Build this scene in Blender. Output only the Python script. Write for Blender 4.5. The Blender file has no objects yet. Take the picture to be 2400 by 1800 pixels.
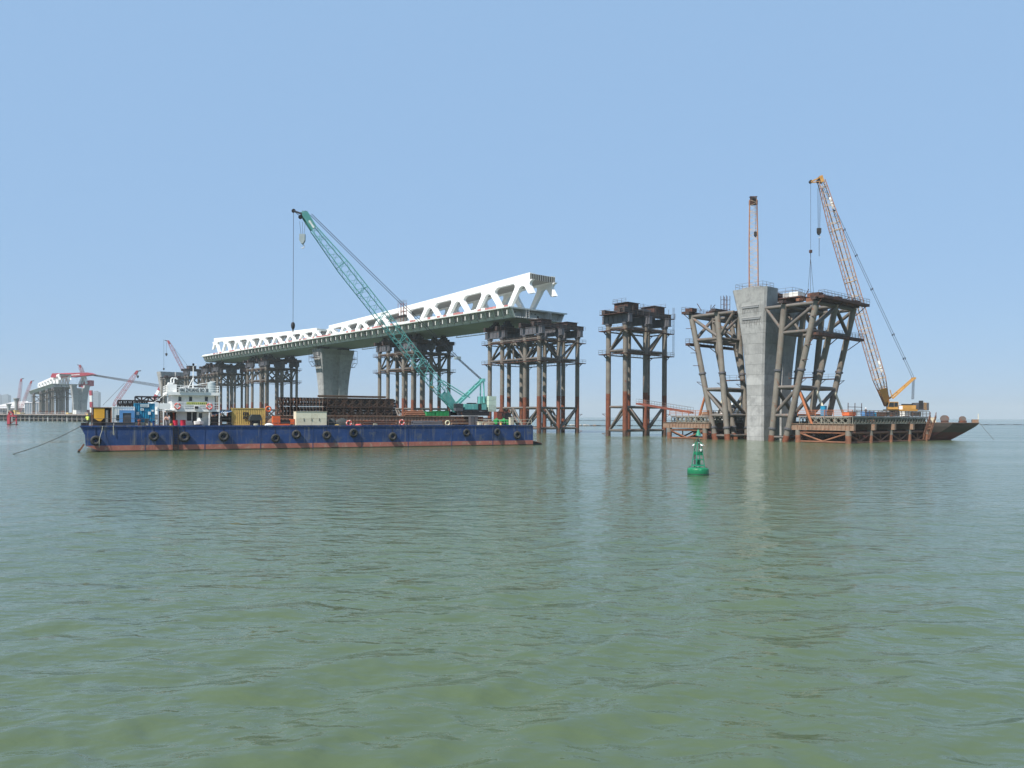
import bpy, math, random
import numpy as np
from mathutils import Vector, Matrix
random.seed(7)
SC = bpy.context.scene
COL = SC.collection
R = math.radians

# ------------------------------------------------------------------ camera, sky, sun, exposure
F, CX, CY, H, ROLL = 1800.0, 1200.0, 975.1, 5.5, 0.0047      # photo pixels (2400 x 1800), eye 5.5 m over the water
cam = bpy.data.cameras.new('camera'); camo = bpy.data.objects.new('camera', cam); COL.objects.link(camo)
cam.sensor_fit = 'HORIZONTAL'; cam.sensor_width = 36.0; cam.lens = 36.0 * F / 2400
cam.shift_y = (CY - 900) / 2400
cam.clip_start = 0.5; cam.clip_end = 40000
camo.matrix_world = Matrix.Translation((0, 0, H)) @ Matrix.Rotation(R(90), 4, 'X') @ Matrix.Rotation(ROLL, 4, 'Z')
SC.camera = camo
SUN_AZ = Vector((-0.68, -0.733)); SUN_EL = R(51)
wd = bpy.data.worlds.new('World'); SC.world = wd; wd.use_nodes = True
nt = wd.node_tree; bg = nt.nodes['Background']
sky = nt.nodes.new('ShaderNodeTexSky'); sky.sky_type = 'NISHITA'; sky.sun_disc = False
sky.sun_elevation = SUN_EL; sky.sun_rotation = math.atan2(SUN_AZ.x, SUN_AZ.y)
sky.altitude = 0; sky.air_density = 1.0; sky.dust_density = 0.4; sky.ozone_density = 3.0
hazy = nt.nodes.new('ShaderNodeMix'); hazy.data_type = 'RGBA'; hazy.inputs[0].default_value = 0.915    # humid, evenly hazy sky
hazy.inputs[7].default_value = (0.216 / 0.15, 0.348 / 0.15, 0.535 / 0.15, 1)
nt.links.new(sky.outputs[0], hazy.inputs[6]); nt.links.new(hazy.outputs[2], bg.inputs[0]); bg.inputs[1].default_value = 0.15
sl = bpy.data.lights.new('sun', 'SUN'); sl.energy = 5.0; sl.angle = R(0.6); sl.color = (1.0, 0.955, 0.89)
so = bpy.data.objects.new('sun', sl); COL.objects.link(so)
sd = Vector((SUN_AZ.x * math.cos(SUN_EL), SUN_AZ.y * math.cos(SUN_EL), math.sin(SUN_EL)))
so.rotation_euler = sd.to_track_quat('Z', 'Y').to_euler()
SC.view_settings.view_transform = 'Standard'; SC.view_settings.look = 'None'
SC.view_settings.exposure = 0.55; SC.view_settings.gamma = 1.0
SC.cycles.use_denoising = True
SC.cycles.max_bounces = 6; SC.cycles.diffuse_bounces = 3; SC.cycles.glossy_bounces = 3
SC.cycles.transmission_bounces = 3; SC.cycles.volume_bounces = 0
SC.cycles.caustics_reflective = False; SC.cycles.caustics_refractive = False

# ------------------------------------------------------------------ photo pixel + distance -> place
def W(x, y, D):
    u, v = (x - CX) / F, (CY - y) / F
    return Vector((D * (u - v * ROLL), D, H + D * (u * ROLL + v)))
def yh(x): return CY + ROLL * (x - CX)
def zat(x, y, D): return H + (yh(x) - y) / F * D

# ------------------------------------------------------------------ materials
MATS = {}
def mat(name, col, rough=0.6, metal=0.0, var=0.22, scale=0.6, spots=None, spot_amt=0.5, streak=None, streak_amt=0.45,
        rnd=0.10, bump=0.0, bscale=6.0, spec=0.4, spot_scale=1.2, grime=None):
    if name in MATS: return MATS[name]
    m = bpy.data.materials.new(name); m.use_nodes = True; n = m.node_tree; N = n.nodes; L = n.links
    b = N['Principled BSDF']; b.inputs['Roughness'].default_value = rough; b.inputs['Metallic'].default_value = metal
    b.inputs['Specular IOR Level'].default_value = spec
    tc = N.new('ShaderNodeTexCoord'); oi = N.new('ShaderNodeObjectInfo')
    add = N.new('ShaderNodeVectorMath'); add.operation = 'ADD'
    mulr = N.new('ShaderNodeMath'); mulr.operation = 'MULTIPLY'; mulr.inputs[1].default_value = 57.0
    L.new(oi.outputs['Random'], mulr.inputs[0]); L.new(tc.outputs['Object'], add.inputs[0]); L.new(mulr.outputs[0], add.inputs[1])
    def noise(sc, det, vec, rgh=0.6):
        t = N.new('ShaderNodeTexNoise'); t.inputs['Scale'].default_value = sc; t.inputs['Detail'].default_value = det
        t.inputs['Roughness'].default_value = rgh; L.new(vec, t.inputs['Vector']); return t.outputs['Fac']
    def ramp(fac, a, c, lo=0.0, hi=1.0):
        r = N.new('ShaderNodeMapRange'); L.new(fac, r.inputs[0])
        r.inputs[1].default_value = a; r.inputs[2].default_value = c; r.inputs[3].default_value = lo; r.inputs[4].default_value = hi
        return r.outputs[0]
    def mix(fac, c1, c2, mode='MIX'):
        x = N.new('ShaderNodeMix'); x.data_type = 'RGBA'; x.blend_type = mode
        if isinstance(fac, float): x.inputs[0].default_value = fac
        else: L.new(fac, x.inputs[0])
        for k, c in ((6, c1), (7, c2)):
            if isinstance(c, tuple): x.inputs[k].default_value = (*c, 1)
            else: L.new(c, x.inputs[k])
        return x.outputs[2]
    nz = noise(scale, 5, add.outputs[0])
    v = ramp(nz, 0.25, 0.75, 1 - var, 1 + var)
    rn = ramp(oi.outputs['Random'], 0, 1, 1 - rnd, 1 + rnd)
    mm = N.new('ShaderNodeMath'); mm.operation = 'MULTIPLY'; L.new(v, mm.inputs[0]); L.new(rn, mm.inputs[1])
    hs = N.new('ShaderNodeHueSaturation'); hs.inputs['Color'].default_value = (*col, 1); L.new(mm.outputs[0], hs.inputs['Value'])
    c = hs.outputs[0]
    if spots:
        s = noise(spot_scale, 8, add.outputs[0], 0.7)
        c = mix(ramp(s, 0.62 - 0.25 * spot_amt, 0.70 - 0.12 * spot_amt, 0, 0.9), c, spots)
    if streak:
        mp = N.new('ShaderNodeMapping'); mp.inputs['Scale'].default_value = (1.6, 1.6, 0.10); L.new(add.outputs[0], mp.inputs[0])
        s = noise(1.3, 6, mp.outputs[0], 0.65)
        c = mix(ramp(s, 0.66 - 0.25 * streak_amt, 0.80 - 0.12 * streak_amt, 0, 0.75), c, streak)
    L.new(c, b.inputs['Base Color'])
    rr = ramp(nz, 0.3, 0.7, max(0.05, rough - 0.12), min(1, rough + 0.12)); L.new(rr, b.inputs['Roughness'])
    if bump:
        bn = noise(bscale, 4, add.outputs[0]); bp = N.new('ShaderNodeBump'); bp.inputs['Strength'].default_value = bump
        bp.inputs['Distance'].default_value = 0.05; L.new(bn, bp.inputs['Height']); L.new(bp.outputs[0], b.inputs['Normal'])
    MATS[name] = m; return m

RUST = (0.19, 0.062, 0.024); DKRUST = (0.055, 0.03, 0.02)
M_PILE = mat('pile_grey', (0.165, 0.147, 0.122), 0.65, 0, 0.25, 0.5, RUST, 0.18, (0.09, 0.06, 0.04), 0.45, bump=0.2)
M_PILER = mat('pile_rust', (0.15, 0.045, 0.022), 0.75, 0, 0.3, 0.7, (0.21, 0.07, 0.02), 0.4, (0.06, 0.025, 0.018), 0.45, bump=0.25)
M_PILET = mat('pile_tidal', (0.07, 0.042, 0.028), 0.6, 0, 0.4, 1.0, (0.15, 0.06, 0.03), 0.4)
M_STEEL = mat('dark_beam_steel', (0.092, 0.092, 0.102), 0.55, 0, 0.2, 0.5, RUST, 0.12, (0.05, 0.04, 0.04), 0.3)
M_HEAD = mat('header_brown', (0.040, 0.028, 0.025), 0.65, 0, 0.3, 0.7, RUST, 0.3)
M_BRACE = mat('brace_tube', (0.115, 0.103, 0.090), 0.65, 0, 0.25, 0.6, RUST, 0.25, (0.07, 0.05, 0.04), 0.3)
M_RBRACE = mat('brace_rust', (0.20, 0.085, 0.045), 0.75, 0, 0.3, 0.8, (0.12, 0.05, 0.03), 0.5)
M_WALK = mat('walkway_rust', (0.048, 0.024, 0.019), 0.75, 0, 0.3, 0.8, RUST, 0.4)
M_RAIL = mat('railing_steel', (0.11, 0.09, 0.08), 0.6, 0, 0.2, 1.0, RUST, 0.3)
M_CONC = mat('concrete', (0.33, 0.33, 0.32), 0.85, 0, 0.15, 0.35, (0.235, 0.235, 0.23), 0.6, (0.19, 0.19, 0.185), 0.55, rnd=0.11, bump=0.25, bscale=2.0, spec=0.25, spot_scale=0.5)
M_CONCD = mat('concrete_shadow', (0.20, 0.205, 0.21), 0.9, 0, 0.2, 0.5)  # darker concrete, recess shade put into the colour
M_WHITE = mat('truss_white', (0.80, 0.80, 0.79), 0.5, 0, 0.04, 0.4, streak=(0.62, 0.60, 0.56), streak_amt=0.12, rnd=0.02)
M_SOFF = mat('truss_underside_shade', (0.33, 0.305, 0.285), 0.6, 0, 0.12, 0.5)  # brown-grey with the shade under the white chord put into the colour
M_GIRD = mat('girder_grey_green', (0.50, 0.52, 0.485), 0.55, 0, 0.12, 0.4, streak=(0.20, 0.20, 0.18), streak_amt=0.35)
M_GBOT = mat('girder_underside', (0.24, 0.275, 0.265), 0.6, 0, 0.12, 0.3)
M_LPLATE = mat('pale_plate', (0.54, 0.53, 0.49), 0.55, 0, 0.1, 0.6)
M_DARK = mat('dark_steel', (0.020, 0.019, 0.020), 0.6, 0, 0.3, 0.8, RUST, 0.12)
M_BLACK = mat('black_rubber', (0.022, 0.022, 0.022), 0.75, 0, 0.35, 2.0, (0.07, 0.065, 0.06), 0.4, bump=0.3)
M_RED = mat('crane_red', (0.36, 0.035, 0.055), 0.5, 0, 0.12, 0.4)
M_PINK = mat('faded_red', (0.34, 0.085, 0.095), 0.6, 0, 0.12, 0.5)
M_WP = mat('white_paint', (0.78, 0.78, 0.75), 0.5, 0, 0.07, 0.6, streak=(0.45, 0.36, 0.25), streak_amt=0.22)
M_TEAL = mat('crane_teal', (0.115, 0.37, 0.335), 0.45, 0, 0.18, 0.8, (0.30, 0.42, 0.38), 0.3, streak=(0.10, 0.20, 0.18), streak_amt=0.3)
M_TEALP = mat('counterweight_pale', (0.42, 0.52, 0.43), 0.6, 0, 0.18, 0.8, (0.40, 0.30, 0.20), 0.2, (0.35, 0.28, 0.2), 0.3)
M_YEL = mat('crane_yellow', (0.47, 0.245, 0.06), 0.45, 0, 0.15, 0.8, (0.35, 0.18, 0.06), 0.3)
M_BOOMY = mat('boom_faded_yellow', (0.34, 0.165, 0.085), 0.55, 0, 0.18, 0.8, (0.30, 0.12, 0.06), 0.4)
M_BOOMW = mat('boom_lacing_pale', (0.50, 0.37, 0.25), 0.55, 0, 0.18, 0.8, (0.35, 0.18, 0.1), 0.3)
M_ROPE = mat('wire_rope', (0.06, 0.06, 0.065), 0.5, 0.3, 0.1, 1.0)
M_BLUE = mat('hull_blue', (0.012, 0.040, 0.135), 0.55, 0, 0.35, 0.35, (0.075, 0.085, 0.11), 0.34, (0.21, 0.195, 0.155), 0.50, bump=0.15, bscale=1.5, spot_scale=0.55)
M_BOOT = mat('hull_boot_red', (0.33, 0.115, 0.085), 0.7, 0, 0.25, 0.5, (0.36, 0.24, 0.18), 0.4, (0.12, 0.05, 0.04), 0.4)
M_WEED = mat('hull_weed', (0.05, 0.035, 0.02), 0.6, 0, 0.3, 1.0)
M_DECK = mat('deck_rust', (0.14, 0.095, 0.075), 0.8, 0, 0.3, 0.6, RUST, 0.4)
M_CREAM = mat('cream_panel', (0.62, 0.58, 0.44), 0.6, 0, 0.1, 0.5, (0.45, 0.33, 0.18), 0.2, (0.42, 0.30, 0.16), 0.3)
M_CYEL = mat('container_yellow', (0.55, 0.38, 0.11), 0.6, 0, 0.15, 0.6, (0.30, 0.17, 0.07), 0.3, (0.35, 0.24, 0.08), 0.4)
M_ORY = mat('sheet_orange_yellow', (0.62, 0.32, 0.03), 0.6, 0, 0.08, 0.6)
M_CWHITE = mat('cabin_white', (0.66, 0.66, 0.62), 0.6, 0, 0.1, 0.6, (0.40, 0.32, 0.24), 0.15, (0.45, 0.38, 0.3), 0.3)
M_CBLUE = mat('container_teal_blue', (0.012, 0.19, 0.33), 0.5, 0, 0.12, 0.6, streak=(0.03, 0.12, 0.2), streak_amt=0.3)
M_LBLUE = mat('generator_blue', (0.10, 0.26, 0.52), 0.5, 0, 0.12, 0.6)
M_ORANGE = mat('machine_orange', (0.60, 0.11, 0.03), 0.55, 0, 0.12, 0.8, (0.25, 0.08, 0.03), 0.25)
M_GREEN = mat('green_box', (0.02, 0.24, 0.065), 0.5, 0, 0.15, 0.8)
M_GLASS = mat('dark_glass', (0.015, 0.02, 0.022), 0.12, 0, 0.1, 1.0, spec=0.6)
M_BUOY = mat('buoy_green', (0.007, 0.140, 0.058), 0.42, 0, 0.12, 1.5, (0.04, 0.30, 0.15), 0.25)
M_BUOYL = mat('buoy_light_green', (0.018, 0.19, 0.11), 0.5, 0, 0.1, 1.5)
M_BAILEY = mat('bailey_rust', (0.052, 0.035, 0.026), 0.8, 0, 0.35, 0.9, (0.16, 0.07, 0.04), 0.35)
M_BAILEYG = mat('bailey_grey', (0.205, 0.20, 0.16), 0.75, 0, 0.25, 0.9, RUST, 0.25)
M_SHEET = mat('sheet_brown', (0.235, 0.155, 0.105), 0.75, 0, 0.25, 0.7, RUST, 0.35, (0.10, 0.06, 0.045), 0.5)
M_GANG = mat('gangway_red_brown', (0.19, 0.055, 0.035), 0.7, 0, 0.25, 0.8, (0.10, 0.05, 0.035), 0.35)
M_SHIP = mat('ship_hull_red', (0.125, 0.035, 0.033), 0.6, 0, 0.25, 0.5, (0.08, 0.06, 0.055), 0.35, (0.06, 0.05, 0.045), 0.4)
M_SHIPG = mat('ship_hull_green', (0.068, 0.055, 0.048), 0.6, 0, 0.3, 0.6, (0.10, 0.06, 0.045), 0.25)
M_TARP = mat('dark_tarp', (0.035, 0.042, 0.042), 0.75, 0, 0.25, 1.2, bump=0.4, bscale=3)
M_SKIN = mat('skin', (0.45, 0.24, 0.16), 0.6); M_HIVIS = mat('hi_vis', (0.60, 0.72, 0.12), 0.7)
M_NAVY = mat('navy_trousers', (0.04, 0.03, 0.04), 0.8); M_PEACH = mat('peach_shirt', (0.60, 0.36, 0.28), 0.8)
M_GREYCL = mat('grey_cloth', (0.25, 0.25, 0.26), 0.85)
M_LRED = mat('lifebuoy_red', (0.62, 0.10, 0.085), 0.6, 0, 0.1); M_LPALE = mat('lifebuoy_pale', (0.68, 0.62, 0.42), 0.6)
M_BRED = mat('barrier_red', (0.42, 0.17, 0.16), 0.6); M_GTANK = mat('tank_grey', (0.24, 0.29, 0.30), 0.55)
M_DRUM = mat('drum_red', (0.50, 0.02, 0.05), 0.5); M_FARB = mat('far_building', (0.22, 0.25, 0.29), 0.8)
M_ROOF = mat('roof_white', (0.80, 0.80, 0.80), 0.6, 0, 0.03, 0.05); M_GLZ = mat('far_glazing', (0.12, 0.16, 0.20), 0.3, spec=0.5)
M_JETTY = mat('jetty_deck', (0.26, 0.22, 0.20), 0.8, 0, 0.25, 0.2); M_ROPEL = mat('rope_pale', (0.42, 0.40, 0.30), 0.8)
M_ORUST = mat('orange_rust', (0.34, 0.12, 0.05), 0.75, 0, 0.25, 0.8)

# ------------------------------------------------------------------ mesh helpers
class MB:
    def __init__(s, T=None): s.v = []; s.f = []; s.mi = []; s.T = T
    def add(s, vs, fs, mi=0):
        o = len(s.v)
        s.v += [tuple(s.T(Vector(p))) if s.T else tuple(p) for p in vs]
        s.f += [[o + i for i in f] for f in fs]; s.mi += [mi] * len(fs); return s
    def box(s, x0, x1, y0, y1, z0, z1, mi=0):
        return s.add([(x0, y0, z0), (x1, y0, z0), (x1, y1, z0), (x0, y1, z0), (x0, y0, z1), (x1, y0, z1), (x1, y1, z1), (x0, y1, z1)],
                     [(0, 3, 2, 1), (4, 5, 6, 7), (0, 1, 5, 4), (1, 2, 6, 5), (2, 3, 7, 6), (3, 0, 4, 7)], mi)
    def tube(s, p, q, r, r2=None, n=8, mi=0, caps=True):
        return s.poly([p, q], [r, r if r2 is None else r2], n, mi, caps)
    def poly(s, pts, rs, n=8, mi=0, caps=True):
        pts = [Vector(p) for p in pts]
        if not isinstance(rs, (list, tuple)): rs = [rs] * len(pts)
        vs, fs = [], []
        d0 = (pts[1] - pts[0]).normalized()
        a = d0.orthogonal().normalized() if abs(d0.z) < 0.99 else Vector((1, 0, 0))
        if abs(d0.z) < 0.99: a = d0.cross(Vector((0, 0, 1))).normalized()
        for i, p in enumerate(pts):
            d = (pts[min(i + 1, len(pts) - 1)] - pts[max(i - 1, 0)]).normalized()
            a = (a - d * a.dot(d)).normalized(); b = d.cross(a)
            for k in range(n):
                t = 2 * math.pi * (k + 0.5) / n
                vs.append(p + (a * math.cos(t) + b * math.sin(t)) * rs[i])
        for i in range(len(pts) - 1):
            for k in range(n):
                k2 = (k + 1) % n
                fs.append((i * n + k, i * n + k2, (i + 1) * n + k2, (i + 1) * n + k))
        if caps: fs += [tuple(range(n - 1, -1, -1)), tuple((len(pts) - 1) * n + k for k in range(n))]
        return s.add(vs, fs, mi)
    def bar(s, p, q, w, h, mi=0, up=(0, 0, 1)):
        p, q = Vector(p), Vector(q); d = (q - p).normalized(); a = d.cross(Vector(up))
        a = a.normalized() if a.length > 1e-4 else Vector((1, 0, 0)); b = a.cross(d)
        a *= w / 2; b *= h / 2
        vs = [p - a - b, p + a - b, p + a + b, p - a + b, q - a - b, q + a - b, q + a + b, q - a + b]
        return s.add(vs, [(0, 1, 2, 3), (7, 6, 5, 4), (0, 4, 5, 1), (1, 5, 6, 2), (2, 6, 7, 3), (3, 7, 4, 0)], mi)
    def prism(s, pts, ext, mi=0):
        pts = [Vector(p) for p in pts]; e = Vector(ext); n = len(pts)
        return s.add(pts + [p + e for p in pts], [tuple(range(n - 1, -1, -1)), tuple(range(n, 2 * n))] +
                     [(i, (i + 1) % n, n + (i + 1) % n, n + i) for i in range(n)], mi)
    def lathe(s, prof, c=(0, 0, 0), n=24, mi=0):
        c = Vector(c); vs, fs = [], []
        for r, z in prof:
            for k in range(n):
                t = 2 * math.pi * k / n; vs.append(c + Vector((r * math.cos(t), r * math.sin(t), z)))
        for i in range(len(prof) - 1):
            for k in range(n):
                k2 = (k + 1) % n; fs.append((i * n + k, i * n + k2, (i + 1) * n + k2, (i + 1) * n + k))
        fs += [tuple(range(n - 1, -1, -1)), tuple((len(prof) - 1) * n + k for k in range(n))]
        return s.add(vs, fs, mi)
    def torus(s, c, ax, Rm, r, n=24, m=10, mi=0, col2=None):
        c = Vector(c); ax = Vector(ax).normalized(); a = ax.orthogonal().normalized(); b = ax.cross(a); vs, fs, o = [], [], len(s.f)
        for i in range(n):
            t = 2 * math.pi * i / n; e = a * math.cos(t) + b * math.sin(t)
            for k in range(m):
                u = 2 * math.pi * k / m; vs.append(c + e * (Rm + r * math.cos(u)) + ax * (r * math.sin(u)))
        for i in range(n):
            for k in range(m):
                fs.append((i * m + k, ((i + 1) % n) * m + k, ((i + 1) % n) * m + (k + 1) % m, i * m + (k + 1) % m))
        s.add(vs, fs, mi)
        if col2 is not None:
            for i in range(n):
                if (i * 4 // n) != ((i * 8 // n) // 2) or (i * 8 // n) % 2 == 1 and i % 3 == 0:
                    for k in range(m): s.mi[o + i * m + k] = col2
        return s
    def rail(s, pts, h=1.1, r=0.035, step=1.8, rails=(1.0, 0.5), closed=False):
        pts = [Vector(p) for p in pts]
        if closed: pts = pts + [pts[0]]
        for p, q in zip(pts, pts[1:]):
            L = (q - p).length; k = max(1, round(L / step))
            for i in range(k + 1):
                b = p.lerp(q, i / k); s.tube(b, b + Vector((0, 0, h)), r, n=4)
            for f in rails: s.tube(p + Vector((0, 0, h * f)), q + Vector((0, 0, h * f)), r, n=4)
        return s
    def mesh(s, name, mats, smooth=True):
        me = bpy.data.meshes.new(name); me.from_pydata(s.v, [], s.f)
        for m in (mats if isinstance(mats, (list, tuple)) else [mats]): me.materials.append(m)
        if any(s.mi): me.polygons.foreach_set('material_index', s.mi)
        me.update()
        if smooth:
            me.shade_smooth(); me.set_sharp_from_angle(angle=R(38))
        return me
    def build(s, name, mats, parent=None, smooth=True):
        return obj(name, s.mesh(name, mats, smooth), parent)

def obj(name, me, parent=None):
    o = bpy.data.objects.new(name, me); COL.objects.link(o)
    if parent: o.parent = parent
    return o
LABELS = {}
def tag(o, label, cat, group=None, kind=None):
    o['label'] = label; o['category'] = cat
    if group: o['group'] = group
    if kind: o['kind'] = kind
    return o
def thing(name, label, cat, loc=(0, 0, 0), rz=0.0, group=None):
    o = bpy.data.objects.new(name, None); COL.objects.link(o); o.empty_display_size = 0.5
    o.location = loc; o.rotation_euler = (0, 0, rz); return tag(o, label, cat, group)
def copy_tree(o, parent=None):
    c = o.copy(); COL.objects.link(c); c.parent = parent
    for ch in list(o.children): copy_tree(ch, c)
    return c
def struct(o): o['kind'] = 'structure'; return o
def text_mesh(body, size, name='lettering', bold=0.0):
    cu = bpy.data.curves.new(name, 'FONT'); cu.body = body; cu.size = size; cu.extrude = 0.01; cu.offset = bold
    cu.align_x = 'CENTER'; cu.align_y = 'CENTER'; cu.resolution_u = 3
    t = bpy.data.objects.new('tmp', cu); COL.objects.link(t)
    dg = bpy.context.evaluated_depsgraph_get(); me = bpy.data.meshes.new_from_object(t.evaluated_get(dg))
    bpy.data.objects.remove(t); me.name = name; return me

# ------------------------------------------------------------------ frames
O2 = Vector((16.5, 247.6)); A2 = Vector((-0.65, 0.76)); B2 = Vector((0.76, 0.65)); ANG = math.atan2(A2.y, A2.x)
def fr(s, t, z=0.0):
    p = O2 + A2 * s + B2 * t; return Vector((p.x, p.y, z))
BL = Vector((-61.9, 110.4)); BE = Vector((0.879, 0.477)); BN = Vector((-0.477, 0.879)); BANG = math.atan2(BE.y, BE.x)
def bpt(u, w, z=0.0):
    p = BL + BE * u + BN * w; return Vector((p.x, p.y, z))
def bu(x, w=0.0):
    r = (x - CX) / F
    return (r * (BL.y + BN.y * w) - (BL.x + BN.x * w)) / (BE.x - r * BE.y)
def bz(x, y, w=0.0): return zat(x, y, bpt(bu(x, w), w).y)

# ------------------------------------------------------------------ water and haze
def make_water():
    af = np.linspace(R(20), R(160), 560); ab = np.linspace(R(160), R(380), 60)[1:-1]
    ang = np.concatenate([af, ab]); na = len(ang)
    rr = np.geomspace(4.0, 9000.0, 540); nr = len(rr)
    X = rr[:, None] * np.cos(ang)[None, :]; Y = rr[:, None] * np.sin(ang)[None, :]
    Z = np.zeros_like(X); rng = np.random.default_rng(3); sp = rr * 0.0145
    for k in range(60):
        lam = 0.36 * (9.0 ** rng.random()); th = R(-68) + rng.normal(0, 0.55); ph = rng.random() * 6.28
        kx, ky = 2 * math.pi / lam * math.cos(th), 2 * math.pi / lam * math.sin(th)
        amp = 0.0056 * lam ** 0.62
        wgt = np.clip(lam / (sp * 2.2) - 1.0, 0, 1)[:, None]
        mod = 0.75 + 0.5 * np.sin(X * 0.05 * math.cos(th + 1.3) + Y * 0.043 * math.sin(th + 0.7) + ph * 2)
        q = np.sin(kx * X + ky * Y + ph + 0.6 * np.sin(0.21 * X + 0.17 * Y + ph))
        Z += amp * wgt * mod * (q + 0.22 * (2 * q * q - 1) - 0.0)
    vs = np.stack([X, Y, Z], -1).reshape(-1, 3)
    vs = np.vstack([vs, [[0, 0, 0]]])
    i = np.arange(nr - 1)[:, None] * na; j = np.arange(na)[None, :]; j2 = (j + 1) % na
    q = np.stack([i + j, i + na + j, i + na + j2, i + j2], -1).reshape(-1, 4)
    c = len(vs) - 1
    tri = np.stack([np.full(na, c), np.arange(na), (np.arange(na) + 1) % na], -1)
    me = bpy.data.meshes.new('water')
    me.vertices.add(len(vs)); me.vertices.foreach_set('co', vs.ravel())
    nl = q.size + tri.size; me.loops.add(nl); me.loops.foreach_set('vertex_index', np.concatenate([q.ravel(), tri.ravel()]))
    ls = np.concatenate([np.arange(len(q)) * 4, q.size + np.arange(len(tri)) * 3]); lt = np.concatenate([np.full(len(q), 4), np.full(len(tri), 3)])
    me.polygons.add(len(ls)); me.polygons.foreach_set('loop_start', ls); me.polygons.foreach_set('loop_total', lt)
    me.update(); me.validate(); me.shade_smooth()
    m = bpy.data.materials.new('sea_water'); m.use_nodes = True; n = m.node_tree; N = n.nodes; L = n.links
    b = N['Principled BSDF']; b.inputs['IOR'].default_value = 1.333; b.inputs['Specular IOR Level'].default_value = 0.5
    tc = N.new('ShaderNodeTexCoord')
    def noise(sc, det, scale, rot=0.0, rgh=0.55):
        mp = N.new('ShaderNodeMapping'); mp.inputs['Scale'].default_value = scale; mp.inputs['Rotation'].default_value = (0, 0, rot)
        L.new(tc.outputs['Object'], mp.inputs[0]); t = N.new('ShaderNodeTexNoise'); t.inputs['Scale'].default_value = sc
        t.inputs['Detail'].default_value = det; t.inputs['Roughness'].default_value = rgh; L.new(mp.outputs[0], t.inputs['Vector']); return t.outputs['Fac']
    def rng_(fac, a, c, lo, hi):
        r = N.new('ShaderNodeMapRange'); r.inputs[1].default_value = a; r.inputs[2].default_value = c
        r.inputs[3].default_value = lo; r.inputs[4].default_value = hi; L.new(fac, r.inputs[0]); return r.outputs[0]
    silt = noise(0.035, 3, (1, 0.45, 1), 0.3)
    mx = N.new('ShaderNodeMix'); mx.data_type = 'RGBA'; mx.inputs[6].default_value = (0.070, 0.098, 0.050, 1); mx.inputs[7].default_value = (0.073, 0.100, 0.053, 1)
    L.new(rng_(silt, 0.35, 0.65, 0, 1), mx.inputs[0]); L.new(mx.outputs[2], b.inputs['Base Color'])
    patch = noise(0.028, 4, (0.6, 1.5, 1), R(14))
    L.new(rng_(patch, 0.40, 0.65, 0.10, 0.17), b.inputs['Roughness'])
    w1 = noise(0.62, 3, (0.62, 1.2, 1), R(17), 0.5); w2 = noise(3.2, 3, (0.7, 1.2, 1), R(33), 0.5); w3 = noise(1.3, 2, (0.7, 1.2, 1), R(-12), 0.5)
    ad = N.new('ShaderNodeMath'); ad.operation = 'MULTIPLY_ADD'; ad.inputs[1].default_value = 0.13; L.new(w2, ad.inputs[0]); L.new(w1, ad.inputs[2])
    ad2 = N.new('ShaderNodeMath'); ad2.operation = 'MULTIPLY_ADD'; ad2.inputs[1].default_value = 0.42; L.new(w3, ad2.inputs[0]); L.new(ad.outputs[0], ad2.inputs[2])
    # calm slick left of the barge
    sv = N.new('ShaderNodeVectorMath'); sv.operation = 'SUBTRACT'; sv.inputs[1].default_value = (-104, 151, 0); L.new(tc.outputs['Object'], sv.inputs[0])
    sm = N.new('ShaderNodeVectorMath'); sm.operation = 'MULTIPLY'; sm.inputs[1].default_value = (1 / 22, 1 / 19, 0); L.new(sv.outputs[0], sm.inputs[0])
    sln = N.new('ShaderNodeVectorMath'); sln.operation = 'LENGTH'; L.new(sm.outputs[0], sln.inputs[0])
    wob = N.new('ShaderNodeMath'); wob.operation = 'MULTIPLY_ADD'; wob.inputs[1].default_value = 0.9; L.new(noise(0.09, 3, (1, 1, 1)), wob.inputs[0]); L.new(sln.outputs['Value'], wob.inputs[2])
    calm = rng_(wob.outputs[0], 1.28, 1.42, 0.10, 1.0)
    bp = N.new('ShaderNodeBump'); bp.inputs['Distance'].default_value = 0.30; L.new(ad2.outputs[0], bp.inputs['Height'])
    st_ = N.new('ShaderNodeMath'); st_.operation = 'MULTIPLY'; L.new(rng_(patch, 0.36, 0.66, 0.65, 1.0), st_.inputs[0]); L.new(calm, st_.inputs[1])
    L.new(st_.outputs[0], bp.inputs['Strength']); L.new(bp.outputs[0], b.inputs['Normal'])
    me.materials.append(m); o = obj('water', me); struct(o); tag(o, 'murky green sea with small wind ripples reaching the horizon', 'water', kind='structure')
make_water()
hz = MB().box(-9500, 9500, -9500, 9500, -1.5, 150).build('haze', [], None, False)
hm = bpy.data.materials.new('haze_air'); hm.use_nodes = True; hn = hm.node_tree
hn.nodes.remove(hn.nodes['Principled BSDF']); pv = hn.nodes.new('ShaderNodeVolumePrincipled')
pv.inputs['Color'].default_value = (0.72, 0.79, 0.79, 1); pv.inputs['Density'].default_value = 0.00017; pv.inputs['Anisotropy'].default_value = 0.0
hn.links.new(pv.outputs[0], hn.nodes['Material Output'].inputs['Volume']); hz.data.materials.append(hm)
tag(hz, 'pale blue haze in the air over the whole sea', 'haze', kind='stuff')

# ------------------------------------------------------------------ the bridge span with its white truss
S0, S1 = 11.7, 302.0
AP1 = [14, 32, 50, 68, 86, 104, 121, 135.5, 149.0]; PIER_S = 156.8
AP2 = [2 * PIER_S - s for s in AP1][::-1]
def chord_top(s, k=1.0):
    d = min(1.0, abs(s - PIER_S) / 146.0); return 47.2 + 5.4 * d ** 1.25
def chord_dep(s): return 1.55 + 0.75 * min(1.0, abs(s - PIER_S) / 146.0)

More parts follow.
